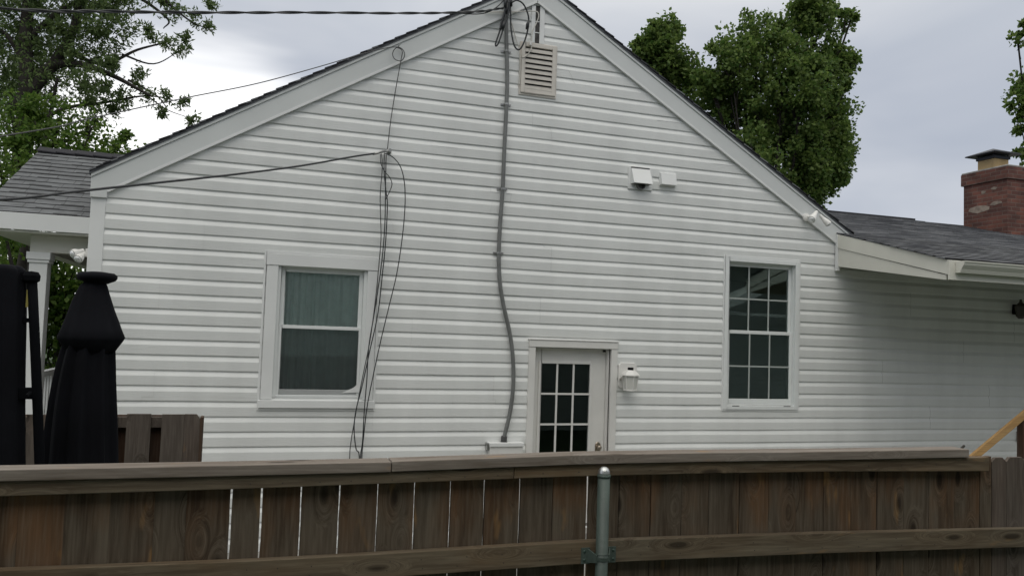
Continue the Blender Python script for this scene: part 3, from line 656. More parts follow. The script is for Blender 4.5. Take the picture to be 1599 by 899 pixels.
q.hexa([(PX0+.02, PYE+.03, PZE-.03), (PX0+.05, PYE+.03, PZE-.03), (PX0+.05, PYR, zr_-.03), (PX0+.02, PYR, zr_-.03), (PX0+.02, PYE+.03, PZE-.006), (PX0+.05, PYE+.03, PZE-.006), (PX0+.05, PYR, zr_-.006), (PX0+.02, PYR, zr_-.006)])
q.build('porch_fascia', TRIM, H, bevel=.004)
q = MB(); q.box(PX0+.03, XL-.005, PYE+.026, 12.6, PZE-.185, PZE-.168); q.build('porch_soffit', CREAM, H)
BZ = EYE+.645
q = MB(); q.box(-2.13, XL-.002, 8.93, 9.07, BZ, PZE-.187); q.box(-2.12, -1.985, 9.071, 12.5, BZ+.001, PZE-.187); q.build('porch_beam', CREAM, H, bevel=.004)
col0 = None
for yy in (9.0, 12.4):
    q = MB(); q.box(-2.125, -1.965, yy-.08, yy+.08, .45, BZ-.0015); q.box(-2.15, -1.94, yy-.105, yy+.105, BZ-.075, BZ-.002); q.box(-2.14, -1.95, yy-.095, yy+.095, BZ-.105, BZ-.077)
    q.build('porch_column', TRIM, H, bevel=.004)
q = MB(); q.box(-2.5, XL, 8.8, 12.8, 0, .45); q.build('porch_floor', CONC, H)
q = MB(); q.box(-2.07, -2.0, 9.12, 12.3, EYE-.60, EYE-.545); q.box(-2.06, -2.01, 9.12, 12.3, EYE-1.35, EYE-1.30)
q.box(-1.96, XL, 8.98, 9.03, EYE-1.35, EYE-1.30)
for i in range(26): y = 9.2+i*.12; q.box(-2.052, -2.018, y, y+.034, EYE-1.3, EYE-.6)
q.build('porch_railing', TRIM, H)

# right wing roof --------------------------------------------------
AYE, AZE, AS = 6.80, EYE+.985, .27
AYR = 12.26; kk = math.sqrt(1+AS*AS)
def aw(x, y): return (x, (y-AYE)*kk)
q = MB(); va = Vector((0, 1, AS))
slope(q, (0, AYE, AZE), (1, 0, 0), va, [aw(7.10, AYE), aw(18, AYE), aw(18, 8.6), aw(7.42, 8.6), aw(7.14, 8.6)], th=.007)
slope(q, (0, AYE, AZE), (1, 0, 0), va, [aw(7.42, 8.55), aw(18, 8.55), aw(18, 9.4), aw(13.05, 11.95), aw(12.05, AYR), aw(5.55, AYR)], th=.007)
ar = q.build('wing_roof', SH_D, H, uv=True, fix=False)
zr2 = AZE+AS*(AYR-AYE)
q = MB(); q.box(5.7, 12.05, AYR-.02, AYR+.03, zr2-.02, zr2+.035); q.build('ridge_vent', mat('ridge_dark', (.03, .03, .035), .8), ar)
q = MB(); q.poly([(5.6, AYR+.02, zr2), (18, AYR+.02, zr2), (18, 17.6, EYE+1), (5.6, 17.6, EYE+1)]); q.build('wing_roof_back', SH_D, H, uv=True, fix=False)
# deck + rake boards (end of the overhang) + soffit
tx = 7.15
top = lambda y: AZE-.016+AS*(y-AYE); bot = lambda y: EYE+.752+.153*(y-AYE)
q = MB()
def yz_prism(mb, pts, x0, x1):
    a = [(x0, y, z) for y, z in pts]; b = [(x1, y, z) for y, z in pts]; n = len(pts); mb.poly(a[::-1]); mb.poly(b)
    for i in range(n): k2 = (i+1) % n; mb.poly([a[i], a[k2], b[k2], b[i]])
ym = WY-.03
mid = lambda y: top(y)-.16-.012*(y-AYE)
yz_prism(q, [(AYE, mid(AYE)), (ym, mid(ym)), (ym, top(ym)), (AYE, top(AYE))], tx-.012, tx+.02)
wf = q.build('wing_rake_board', CREAM, H, bevel=.003)
q = MB(); yz_prism(q, [(AYE+.03, bot(AYE)), (ym, bot(ym)), (ym, mid(ym)-.002), (AYE+.03, mid(AYE)-.002)], tx, tx+.022); q.build('wing_return_board', CREAM, H, bevel=.003)
q = MB(); q.box(tx-.016, tx+.03, ym-.045, ym+.002, bot(ym)-.06, top(ym)-.01); q.build('end_trim', TRIM, H, bevel=.003)
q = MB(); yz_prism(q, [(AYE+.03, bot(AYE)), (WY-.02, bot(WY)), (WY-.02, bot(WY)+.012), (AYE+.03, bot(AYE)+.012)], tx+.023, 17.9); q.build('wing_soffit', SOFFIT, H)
q = MB(); q.box(tx-.012, 17.9, AYE-.024, AYE-.001, EYE+.752, AZE-.018); q.build('wing_fascia', CREAM, H, bevel=.003)
q = MB(); yz_prism(q, [(AYE+.02, top(AYE)-.02), (AYR, top(AYR)-.02), (AYR, top(AYR)-.003), (AYE+.02, top(AYE)-.003)], 7.45, 17.9); q.build('wing_roof_deck', BLACKM, H)
q = MB(); q.box(XE, XE+.12, AYE+.1, WY+.0, 0, EYE+.74); q.build('added_shade_wall', VINYL, H)  # wall added out of view to deepen the shade under the wing soffit
# K gutter
gx0 = 7.22; gz = AZE-.03
prof_ = [(AYE-.026, gz), (AYE-.026, gz-.125), (AYE-.085, gz-.125), (AYE-.100, gz-.09), (AYE-.135, gz-.045), (AYE-.142, gz-.018), (AYE-.152, gz-.012), (AYE-.152, gz)]
q = MB(); inner = [(y+.0 if i in (0, 1) else y+.006, z+(.006 if i in (1, 2) else 0)) for i, (y, z) in enumerate(prof_)]
for i in range(len(prof_)-1):
    (y0, z0), (y1, z1) = prof_[i], prof_[i+1]
    q.poly([(gx0, y0, z0), (gx0, y1, z1), (17.9, y1, z1), (17.9, y0, z0)])
q.poly([(gx0, y, z) for y, z in prof_])
gut = q.build('gutter', CREAM, H, smooth=False)
so_ = gut.modifiers.new('s', 'SOLIDIFY'); so_.thickness = .003; so_.offset = 1

# chimney ----------------------------------------------------------
chx, chy = 13.02, 11.08
ctop = PW(1573, 258, chy).z; cb = EYE+1.7
def brickbox(mb, x0, x1, y0, y1, z0, z1):
    mb.poly([(x0, y0, z0), (x1, y0, z0), (x1, y0, z1), (x0, y0, z1)], [(x0, z0), (x1, z0), (x1, z1), (x0, z1)])
    mb.poly([(x0, y1, z0), (x0, y0, z0), (x0, y0, z1), (x0, y1, z1)], [(y1+.1, z0), (y0+.1, z0), (y0+.1, z1), (y1+.1, z1)])
    mb.poly([(x1, y0, z0), (x1, y1, z0), (x1, y1, z1), (x1, y0, z1)], [(y0, z0), (y1, z0), (y1, z1), (y0, z1)])
    mb.poly([(x1, y1, z0), (x0, y1, z0), (x0, y1, z1), (x1, y1, z1)], [(x1, z0), (x0, z0), (x0, z1), (x1, z1)])
    mb.poly([(x0, y0, z1), (x1, y0, z1), (x1, y1, z1), (x0, y1, z1)]); mb.poly([(x0, y0, z0), (x0, y1, z0), (x1, y1, z0), (x1, y0, z0)])
q = MB(); brickbox(q, chx, chx+1.1, chy, chy+.95, cb-.6, ctop-.24); brickbox(q, chx-.035, chx+1.135, chy-.035, chy+.985, ctop-.24, ctop-.02)
chim = q.build('chimney', BRICK, H, uv=True, fix=False)
q = MB(); q.box(chx-.03, chx+1.13, chy-.03, chy+.98, ctop-.02, ctop+.015); q.build('mortar_crown', MORTAR, chim, bevel=.012)
q = MB(); fxa = PW(1545, 245, chy+.4).x; q.box(fxa, fxa+.36, chy+.3, chy+.66, ctop+.015, ctop+.20); q.build('flue', FLUE, chim, bevel=.01)
q = MB(); q.box(fxa-.02, fxa+.38, chy+.28, chy+.68, ctop+.20, ctop+.255)
for i in (0, 1):
    for j_ in (0, 1): q.box(fxa+i*.34, fxa+.02+i*.34, chy+.3+j_*.34, chy+.32+j_*.34, ctop+.255, ctop+.32)
mx_, my_ = fxa+.18, chy+.48; zc = ctop+.30
base = [(mx_-.33, my_-.33), (mx_+.33, my_-.33), (mx_+.33, my_+.33), (mx_-.33, my_+.33)]
for i in range(4):
    a, b = base[i], base[(i+1) % 4]; q.poly([(a[0], a[1], zc), (b[0], b[1], zc), (mx_, my_, zc+.13)]); q.poly([(a[0], a[1], zc-.02), (b[0], b[1], zc-.02), (b[0], b[1], zc), (a[0], a[1], zc)])
q.poly([(a_[0], a_[1], zc-.02) for a_ in base]); q.build('chimney_cap', CAPM, chim)
q = MB(); q.box(chx-.02, chx+1.12, chy-.02, chy+.97, EYE+1.62, EYE+1.99+.0); q.build('flashing', mat('lead_flashing', (.085, .075, .07), .6, .2, noise=.3, nscale=6), chim)
OLDM = mat('old_mortar', (.33, .27, .22), .9, noise=.4, nscale=12)
for (cy_, cz_, w_, h_) in ((.50, .42, .10, .045), (.28, .38, .10, .05), (.60, .74, .34, .11), (.25, .66, .20, .06)):
    q = MB(); n = 9; pts = []
    for i in range(n):
        an = 2*math.pi*i/n; rr = random.uniform(.65, 1.1); pts.append((chx-.004, chy+cy_+w_*rr*math.cos(an)*.7, ctop-cz_+h_*rr*math.sin(an)*.7))
    q.poly(pts); q.build('mortar_patch', OLDM, chim)

# ------------------------------------------------------------------ lights on the wall
lamp = thing('wall_lamp', 'white carriage lantern with frosted glass mounted right of the white door', 'wall lamp')
a, b = PX(966, 566), PX(993, 606); q = MB()
q.prism([(a.x+.03, a.z), (b.x-.03, a.z), (b.x, a.z-.035), (b.x, b.z+.03), (b.x-.03, b.z), (a.x+.03, b.z), (a.x, b.z+.03), (a.x, a.z-.035)], WY-.040, WY-.016); q.build('back_plate', LAMPW, lamp, bevel=.004)
c = PW(984.5, 585, WY-.13)
q = MB(); q.tube(spline([(a.x+.03, WY-.04, c.z-.05), (a.x+.0, WY-.07, c.z-.05), (a.x+.02, WY-.11, c.z-.01), (c.x, WY-.13, c.z+.07)], 6), .008, 8); q.build('arm', LAMPW, lamp, smooth=True)
def taper(mb, c, r0, z0, r1, z1, n=6):
    for i in range(n):
        a0, a1 = 2*math.pi*(i+.5)/n, 2*math.pi*(i+1.5)/n
        mb.poly([(c.x+r0*math.cos(a0), c.y+r0*math.sin(a0), z0), (c.x+r0*math.cos(a1), c.y+r0*math.sin(a1), z0), (c.x+r1*math.cos(a1), c.y+r1*math.sin(a1), z1), (c.x+r1*math.cos(a0), c.y+r1*math.sin(a0), z1)])
    mb.poly([(c.x+r1*math.cos(2*math.pi*(i+.5)/n), c.y+r1*math.sin(2*math.pi*(i+.5)/n), z1) for i in range(n)])
    mb.poly([(c.x+r0*math.cos(2*math.pi*(i+.5)/n), c.y+r0*math.sin(2*math.pi*(i+.5)/n), z0) for i in range(n)][::-1])
q = MB(); taper(q, c, .110, c.z-.008, .105, c.z+.004); taper(q, c, .105, c.z+.0045, .052, c.z+.055); q.build('lamp_roof', LAMPW, lamp)
q = MB(); taper(q, c, .034, c.z+.0555, .034, c.z+.085); q.build('lamp_finial', BLACKM, lamp)
q = MB(); taper(q, c, .072, c.z-.165, .088, c.z-.009); q.build('lamp_glass', FROST, lamp)
q = MB()
for i in range(6):
    an = 2*math.pi*(i+.5)/6; q.bar((c.x+.073*math.cos(an), c.y+.073*math.sin(an), c.z-.165), (c.x+.089*math.cos(an), c.y+.089*math.sin(an), c.z-.009), .010, .010, (1, 0, .1))
taper(q, c, .080, c.z-.182, .078, c.z-.166); q.build('lamp_cage', LAMPW, lamp)

fl = thing('floodlight', 'white twin floodlight with bare bulbs on the right rake board', 'floodlight')
yb = WY-.05
p = PW(1256, 339, yb-.01); p2 = PW(1268, 337, yb-.07); q = MB(); q.tube([p, PW(1262, 338, yb-.03), p2], [.012, .010, .012], 8); q.lathe((p.x+.03, yb-.0, p.z-.0), [(.05, 0), (.05, .02), (.02, .03)], 16, 'y'); q.build('mount', LAMPW, fl, smooth=False)
def bulb(pa, pb, r, parent, nm):
    q = MB(); d = Vector(pb)-Vector(pa); n = 6
    q.tube([Vector(pa), Vector(pa)+d*.35, Vector(pa)+d*.7, Vector(pb)], [r*.45, r*.55, r*.9, r], 14); q.build(nm, LAMPW, parent, smooth=False)
    q = MB(); dn = d.normalized(); q.tube([Vector(pb)+dn*.001, Vector(pb)+dn*.012, Vector(pb)+dn*.022], [r*.86, r*.7, r*.2], 14); q.build('bulb', BULB, parent, smooth=True)
bulb(PW(1275, 331, yb-.10), PW(1267, 343, yb-.17), .050, fl, 'lamp_head')
bulb(PW(1280, 336, yb-.09), PW(1294, 350, yb-.15), .042, fl, 'lamp_head')

f2 = thing('floodlight', 'small white floodlight high on the left corner of the house beside the porch', 'floodlight')
q = MB(); q.box(XL-.03, XL-.007, WY+.0, WY+.07, EYE+.60, EYE+.68); q.build('mount', LAMPW, f2, bevel=.004)
bulb((XL-.05, WY+.03, EYE+.66), (XL-.13, WY-.03, EYE+.615), .05, f2, 'lamp_head')
bulb((XL-.04, WY+.03, EYE+.64), (XL-.08, WY-.05, EYE+.57), .045, f2, 'lamp_head')

f3 = thing('wall_lamp', 'dark lantern in the shade under the right porch roof at the photo edge', 'wall lamp')
c = PW(1594, 484, WY-.12); q = MB(); q.lathe((c.x, c.y, c.z-.12), [(.03, 0), (.06, .03), (.08, .17), (.02, .23), (.015, .27)], 10); q.build('lamp_body', mat('bronze', (.05, .045, .035), .5), f3)
q = MB(); q.box(c.x-.02, c.x+.02, WY-.10, WY-.018, c.z-.01, c.z+.02); q.box(c.x-.04, c.x+.04, WY-.03, WY-.017, c.z-.06, c.z+.08); q.build('bracket', BLACKM, f3)

ob = thing('outlet_box', 'small grey outlet box low on the siding at the right edge', 'outlet box')
c = PW(1593, 680, WY-.04); q = MB(); q.box(c.x-.05, c.x+.05, WY-.055, WY-.012, c.z-.07, c.z+.06); q.build('box_body', mat('box_grey', (.35, .34, .32), .5), ob, bevel=.006)
q = MB(); q.box(c.x-.038, c.x+.038, WY-.062, WY-.0555, c.z-.05, c.z+.045); q.build('cover', LAMPW, ob, bevel=.003)

# ------------------------------------------------------------------ meter box, conduit
mb_ = thing('meter_box', 'white painted electric meter box low on the wall left of the door', 'meter box')
a, b = PW(764, 692, WY-.08), PW(816, 692, WY-.08)
q = MB(); q.box(a.x, b.x-.01, WY-.125, WY-.02, a.z-.75, a.z-.005); q.build('cabinet', DOORW, mb_, bevel=.006)
q = MB(); q.box(a.x-.012, b.x+.003, WY-.14, WY-.02, a.z-.0045, a.z+.012); q.box(a.x-.012, b.x+.003, WY-.14, WY-.127, a.z-.028, a.z-.0045); q.build('hood', TRIM, mb_, bevel=.003)
q = MB(); q.box(a.x-.028, a.x-.004, WY-.10, WY-.02, a.z-.07, a.z+.005); q.build('bracket', STEEL, mb_)
q = MB(); q.lathe((.5*(a.x+b.x), WY-.127, a.z-.25), [(.09, 0), (.09, .03), (.075, .10), (.0, .11)], 22, 'y'); q.build('meter_dial', mat('meter_glass', (.25, .27, .27), .1), mb_, smooth=False)

cpts = [(790, 4), (791, 70), (792, 120), (791, 163), (787.5, 235), (785, 295), (781, 350), (779, 395), (780.5, 440), (787, 480), (796, 520), (801, 560), (801.5, 600), (797, 640), (787, 684)]
cond = thing('service_conduit', 'bent grey service conduit running down the siding from the peak to the meter box', 'conduit')
q = MB(); P_ = spline([PW(x, y, WY-.052) for x, y in cpts], 8); q.tube(P_, .0225, 14); q.build('pipe', CONDUIT, cond, smooth=True)
c = PW(787, 684, WY-.052); q = MB(); q.lathe((c.x, c.y, c.z-.055), [(.040, 0), (.040, .022), (.030, .024), (.034, .03), (.034, .075), (.026, .085)], 14); q.build('hub_fitting', mat('dark_fitting', (.08, .08, .08), .5, .3), cond)
for (x, y) in ((791, 80), (791, 163), (785, 295), (779, 395)):
    c = PW(x, y, WY-.052); q = MB(); q.tube([(c.x, c.y, c.z-.011), (c.x, c.y, c.z+.011)], .0265, 14); q.box(c.x-.060, c.x+.060, WY-.03, WY-.019, c.z-.010, c.z+.010); q.build('strap', STEEL, cond)
c = PW(792, 2, WY-.07); q = MB(); q.lathe((c.x, c.y, c.z-.05), [(.026, 0), (.03, .04), (.055, .06), (.060, .11), (.045, .15), (.0, .165)], 14); q.build('weather_head', CONDUIT, cond, smooth=True)

# ------------------------------------------------------------------ cables
def cable(name, label, pts, r, mt, cat='cable', n=8, group=None, parent=None):
    q = MB(); q.tube(spline(pts, n), r, 7); o = q.build(name, mt, parent, smooth=True)
    if not parent: tag(o, label, cat, group)
    return o
def X(px, py, y=WY-.10): return PW(px, py, y)
sd = thing('service_drop', 'thick twisted black power line from the left meeting the gable peak', 'power line')
far = PW(0, 13, 6.6); dirv = (PW(0, 13, 6.6)-PW(160, 18, 6.95))
lp = [far+dirv*6+Vector((0, 0, .6)), far+dirv*3+Vector((0, 0, .15)), far, PW(160, 18, 6.95), PW(320, 20, 7.35), PW(480, 20, 7.75), PW(640, 21, 8.15), PW(740, 19, 8.38), PW(786, 13, WY-.12)]
q = MB(); sp = spline(lp, 24); tw = []
for i, p_ in enumerate(sp):
    tw.append(p_+Vector((0, math.cos(i*.45), math.sin(i*.45)))*.007)
q.tube(tw, .0085, 7); q.build('insulated_wire', CABLE, sd, smooth=True)
q = MB(); tw = [p_-Vector((0, math.cos(i*.45), math.sin(i*.45)))*.007 for i, p_ in enumerate(sp)]; q.tube(tw, .0075, 7); q.build('insulated_wire', CABLEG, sd, smooth=True)
q = MB(); q.tube(spline([PW(700, 20, 8.30), PW(750, 22, 8.42), PW(775, 12, 8.46), PW(792, -6, 8.47)], 8), .006, 7); q.build('tail_wire', CABLE, sd, smooth=True)
lc = thing('drip_loop', 'black drip loops of power cable hanging at the gable peak', 'cable')
y_ = WY-.13
for nm, pts, r in (('loop_wire', [(790, 0), (788, 22), (780, 50), (774, 68), (775, 72), (779, 66), (786, 45), (794, 20), (795, 2)], .0095),
                   ('loop_wire', [(796, 0), (797, 18), (798, 45), (802, 68), (807, 77), (813, 76), (820, 62), (825, 42), (825, 25), (818, 8), (808, 1), (799, 4)], .0095),
                   ('loop_wire', [(788, -4), (789, 14), (783, 35), (781, 46)], .011)):
    q = MB(); q.tube(spline([PW(a_, b_, y_-.01*i) for i, (a_, b_) in enumerate(pts)][:1]+[PW(a_, b_, y_-.004*i) for i, (a_, b_) in enumerate(pts)][1:], 8), r, 8); q.build(nm, CABLE, lc, smooth=True)
q = MB(); q.tube([PW(826, 33, y_-.04), PW(824, 38, y_-.04), PW(822, 46, y_-.04)], [.012, .020, .010], 10); q.build('splice', CABLE, lc, smooth=True); q = MB(); q.tube([PW(788, 34, y_-.03), PW(784, 46, y_-.02)], [.018, .020], 10); q.build('splice', CABLE, lc, smooth=True); q = MB()
for (a_, b_) in ((789, 4), (794, 8), (798, 2), (792, 14)): q.tube([PW(a_, b_-8, y_), PW(a_, b_+8, y_-.01)], [.015, .017], 9)
q.build('clamp_bundle', CABLE, lc, smooth=True)
q = MB(); q.tube(spline([PW(799, 36, WY-.05), PW(806, 62, WY-.05), PW(811, 80, WY-.05), PW(812, 110, WY-.05), PW(811, 134, WY-.05)], 6), .006, 7); tag(q.build('white_cable', WHITEC, None, smooth=True), 'thin pale cable drooping along the left side of the gable vent', 'cable')
q = MB(); q.tube(spline([PW(757, 19, WY-.07), PW(800, 19, WY-.07), PW(828, 18, WY-.07), PW(839, 19, WY-.07), PW(841, 27, WY-.07), PW(836, 40, WY-.06), PW(831, 52, WY-.06), PW(830, 72, WY-.06), PW(828, 80, WY-.065), PW(821, 88, WY-.05), PW(815, 90, WY-.05)], 6), .006, 7)
wc2 = q.build('white_cable', WHITEC, None, smooth=True); tag(wc2, 'cream cable looping from the peak into the top of the gable vent', 'cable')
q = MB(); q.tube([PW(829, 65, WY-.065), PW(828, 71, WY-.068)], .014, 9); q.build('connector', LAMPW, wc2)

# thin wire over the roof to the screw eye with a loop
yl = WY-.09
st_ = PW(0, 213, 6.2); dv = st_-PW(140, 185, 6.7)
pts = [st_+dv*5+Vector((0, 0, .2)), st_, PW(140, 185, 6.7), PW(290, 153, 7.2), PW(400, 131, 7.6), PW(500, 104, 8.0), PW(560, 86, 8.3), PW(605, 75, yl-.05), PW(625, 75, yl), PW(632, 85, yl), PW(627, 95, yl), PW(617, 93, yl-.01), PW(613, 84, yl-.01), PW(619, 75, yl-.01), PW(628, 80, yl), PW(626, 95, yl), PW(617, 145, yl+.03), PW(610, 190, yl+.04), PW(605, 233, yl+.04)]
cable('phone_wire', 'thin grey wire curled in a ring on the left rake board', pts, .0048, CABLEG, n=7)
q = MB(); a = PW(622, 73, WY-.05); q.tube([a, a+Vector((0, -.05, .0)), a+Vector((.02, -.06, .02))], .006, 6); tag(q.build('wire_hook', STEEL), 'tiny steel hook holding the ring of wire on the left rake board', 'hook')

# lower thick cable with span clamp
hk = thing('cable_hook', 'grey bolted cable hook screwed into the siding above the left window', 'hook')
a = PW(607, 237, WY-.02); q = MB(); q.lathe((a.x, WY-.018, a.z), [(.028, 0), (.028, .012), (.012, .02), (.012, .075), (.018, .08), (.018, .09)], 10, 'y'); q.build('bolt', STEEL, hk)
q = MB(); q.tube(spline([PW(606, 237, WY-.09), PW(598, 236, WY-.11), PW(590, 239, WY-.12), PW(584, 239, WY-.12)], 4), [.010]*13, 8); q.tube([PW(602, 236, WY-.10), PW(582, 241, WY-.13)], .012, 8); q.build('clamp', STEEL, hk, smooth=True)
st_ = PW(0, 312, 5.6); dv = st_-PW(120, 299, 6.05)
pts = [st_+dv*5+Vector((0, 0, .45)), st_+dv*2+Vector((0, 0, .08)), st_, PW(120, 299, 6.05), PW(250, 285, 6.6), PW(370, 272, 7.2), PW(470, 259, 7.8), PW(550, 245, 8.25), PW(584, 240, WY-.13)]
cable('communication_cable', 'heavy black cable from the left crossing the siding to the hook above the left window', pts, .0095, CABLE)
grp = 'black cables dangling past the left window'
dang = [
 ('leftmost thin cable hanging from the hook to bottom left', [(596, 240), (597, 262), (594, 300), (594, 330), (595, 370), (592, 410), (586, 470), (578, 530), (569, 575), (560, 620), (553, 660), (548, 690), (546, 714)], .0052),
 ('middle cable hanging from the hook with a doubled strand', [(600, 240), (600, 270), (603, 300), (605, 320), (602, 380), (597, 430), (590, 490), (578, 545), (566, 600), (556, 640), (553, 670), (556, 700), (561, 712)], .0060),
 ('dark cable running straight down across the window casing', [(603, 242), (602, 290), (601, 350), (596, 410), (586, 480), (576, 540), (573, 590), (569, 640), (566, 690), (563, 714)], .0058),
 ('outer cable bowing out to the right of the hook', [(600, 239), (614, 246), (626, 262), (632, 290), (632, 330), (627, 380), (619, 430), (607, 480), (595, 530), (584, 580), (574, 630), (569, 670), (565, 714)], .0056),
 ('short slack loop of cable just below the hook', [(594, 241), (595, 256), (601, 268), (609, 278), (612, 288), (608, 300), (602, 312)], .0045)]
for i, (lb, pt, r) in enumerate(dang):
    n_ = len(pt); cable('hanging_cable', lb, [PW(a_, b_, WY-.060-.05*math.sin(math.pi*k/(n_-1))-.006*i) for k, (a_, b_) in enumerate(pt)]+([PW(pt[-1][0]-1, pt[-1][1]+60, WY-.06)] if n_ > 8 else []), r, CABLE if i else CABLEG, group=grp)

# ------------------------------------------------------------------ front fence
fence = thing('wooden_fence', 'dark weathered picket fence with a flat top rail crossing the whole foreground', 'fence', loc=(0, 0, 0), rz=-FA)
FD = 3.0
def FX(px, py=800, d=FD+.045): return PF(px, py, d).x
zc0 = PF(900, 723, FD).z; zc0 = EYE-.1705*FD; zc1 = zc0+.038
zmr1 = EYE-.2744*FD; zmr0 = zmr1-.088
# picket edges (photo px at the fence face): (left, right)
edges = [-230, -160, -95, -33, 29, 101, 172, 241, 291]
pk = [(edges[i], edges[i+1], .0015) for i in range(len(edges)-1)]
pk += [(291, 358.7, .0015), (361.5, 405.8, 0), (408.6, 467.8, 0), (470.4, 527.8, 0), (530, 587.5, 0), (589.6, 645.2, 0), (647.2, 701.4, 0), (703.2, 753.8, 0), (756, 809.6, 0), (811.8, 861.7, 0), (862, 914.6, 0), (918.6, 964.3, 0), (966, 1014.1, 0),
       (1015.6, 1063, 0), (1063.6, 1106, 0), (1106.6, 1152.8, 0), (1154.6, 1199, 0), (1199.6, 1242, 0), (1242.6, 1285, 0), (1285.6, 1327, 0), (1327.6, 1368, 0), (1369.4, 1410, 0), (1410.6, 1449, 0), (1449.6, 1489, 0), (1489.6, 1529, 0), (1529.6, 1547, 0)]
def edge(tab):
    P = [(PF(a_, b_, FD).x, PF(a_, b_, FD).z) for a_, b_ in tab]
    def fz(x):
        for (x0, z0), (x1, z1) in zip(P[:-1], P[1:]):
            if x <= x1: return z0+(z1-z0)*(x-x0)/(x1-x0)
        return P[-1][1]
    return fz
capz = edge([(0, 750.6), (420, 741), (611, 736), (820, 728), (900, 724.6), (1100, 720.5), (1300, 717.8), (1500, 713.8)])
r1z = edge([(0, 774.8), (410, 762), (611, 754.4), (820, 746.6), (900, 743.7), (1100, 739), (1300, 736), (1545, 735.5)])
mrz = edge([(0, 890), (410, 874.5), (611, 863), (820, 850.5), (900, 845.3), (1000, 841), (1280, 832), (1599, 824.7)])
for (a_, b_, _) in pk:
    xa, xb = FX(a_), FX(b_)
    q = MB(); dy_ = random.uniform(0, .004); y0 = FD+.0405+dy_; zt_ = min(capz(xa), capz(xb))-.004
    jg = .0012 if b_ > 300 else .0003
    hs = [.04, .5, .95, 1.2, 1.38, 1.46, 1.54, 1.60, 1.66, zt_]
    Lp = [(xa+random.uniform(-jg, jg), h) for h in hs]; Rp = [(xb+random.uniform(-jg, jg), h) for h in hs]
    q.prism(Lp+Rp[::-1], y0, y0+.018)
    o = q.build('picket', W_PICK, fence, bevel=.001)
# right hand dog-eared boards beyond the end of the flat rail
x_ = FX(1548)
for i in range(9):
    wd = .118 if i else .088
    x1_ = x_+wd; zt_ = PF(1570, 713, FD+.05).z + random.uniform(-.004, .004)
    q = MB(); q.prism([(x_, .04), (x1_, .04), (x1_, zt_-.02), (x1_-.022, zt_), (x_+.022, zt_), (x_, zt_-.02)], FD+.0405, FD+.0585); q.build('picket', W_GREY if i < 3 else W_PICK, fence, bevel=.0015); x_ = x1_+.002
def board(x0, x1, y0, y1, zb, zt, nm, mt):
    q = MB(); n = 24; A_ = []
    for i in range(n+1):
        x = x0+(x1-x0)*i/n; A_.append((x, zb(x), zt(x)))
    for (xa, a0, a1), (xb, b0, b1) in zip(A_[:-1], A_[1:]):
        q.poly([(xa, y0, a0), (xb, y0, b0), (xb, y0, b1), (xa, y0, a1)]); q.poly([(xa, y1, a0), (xa, y1, a1), (xb, y1, b1), (xb, y1, b0)])
        q.poly([(xa, y0, a1), (xb, y0, b1), (xb, y1, b1), (xa, y1, a1)]); q.poly([(xa, y0, a0), (xa, y1, a0), (xb, y1, b0), (xb, y0, b0)])
    for (xa, a0, a1) in (A_[0], A_[-1]): q.poly([(xa, y0, a0), (xa, y0, a1), (xa, y1, a1), (xa, y1, a0)])
    return q.build(nm, mt, fence, bevel=.003)
xs_ = PF(611, 735, FD-.01).x; xr_ = PF(803, 735, FD).x; xg = PF(943, 860, FD).x; xR = PF(1900, 830, FD).x
ct = lambda x: capz(x)+.038
board(-2.3, xs_-.0015, FD-.012, FD+.085, capz, ct, 'cap_rail', W_CAP)
board(xs_+.0015, PF(1513, 712, FD-.01).x, FD-.0125, FD+.086, lambda x: capz(x)+.001, lambda x: ct(x)+.001, 'cap_rail', W_CAP)
rt = lambda x: capz(x)-.0015
board(-2.3, xr_-.001, FD, FD+.039, r1z, rt, 'top_rail', W_RAIL)
board(xr_+.001, PF(1545, 725, FD).x, FD+.001, FD+.039, r1z, rt, 'top_rail', W_RAIL)
mb0 = lambda x: mrz(x)-.088
board(-2.3, xg-.001, FD, FD+.038, mb0, mrz, 'middle_rail', W_RAIL)
board(xg+.001, xR, FD, FD+.038, mb0, mrz, 'middle_rail', W_RAIL)
board(-2.3, xg-.001, FD, FD+.038, lambda x: .35, lambda x: .44, 'bottom_rail', W_RAIL)
board(xg+.001, xR, FD, FD+.038, lambda x: .35, lambda x: .44, 'bottom_rail', W_RAIL)
NAIL = mat('rusty_nail', (.05, .045, .04), .6, .5)
q = MB(); p = PF(1504, 700, FD+.03); zc1 = ct(p.x); q.tube([(p.x-.010, p.y, zc1), (p.x+.006, p.y, zc1+.012)], .006, 6); q.build('bent_nail', NAIL, fence)
for px_ in list(range(380, 1500, 57)):
    for kz in (0, 1, 2):
        x = PF(px_+random.uniform(-9, 9), 850, FD).x; zz = (mrz(x)-.03, mrz(x)-.062, capz(x)-.03)[kz]; q = MB(); q.tube([(x, FD+.0005, zz), (x, FD-.0012, zz)], .0022, 6); q.build('nail', NAIL, fence)

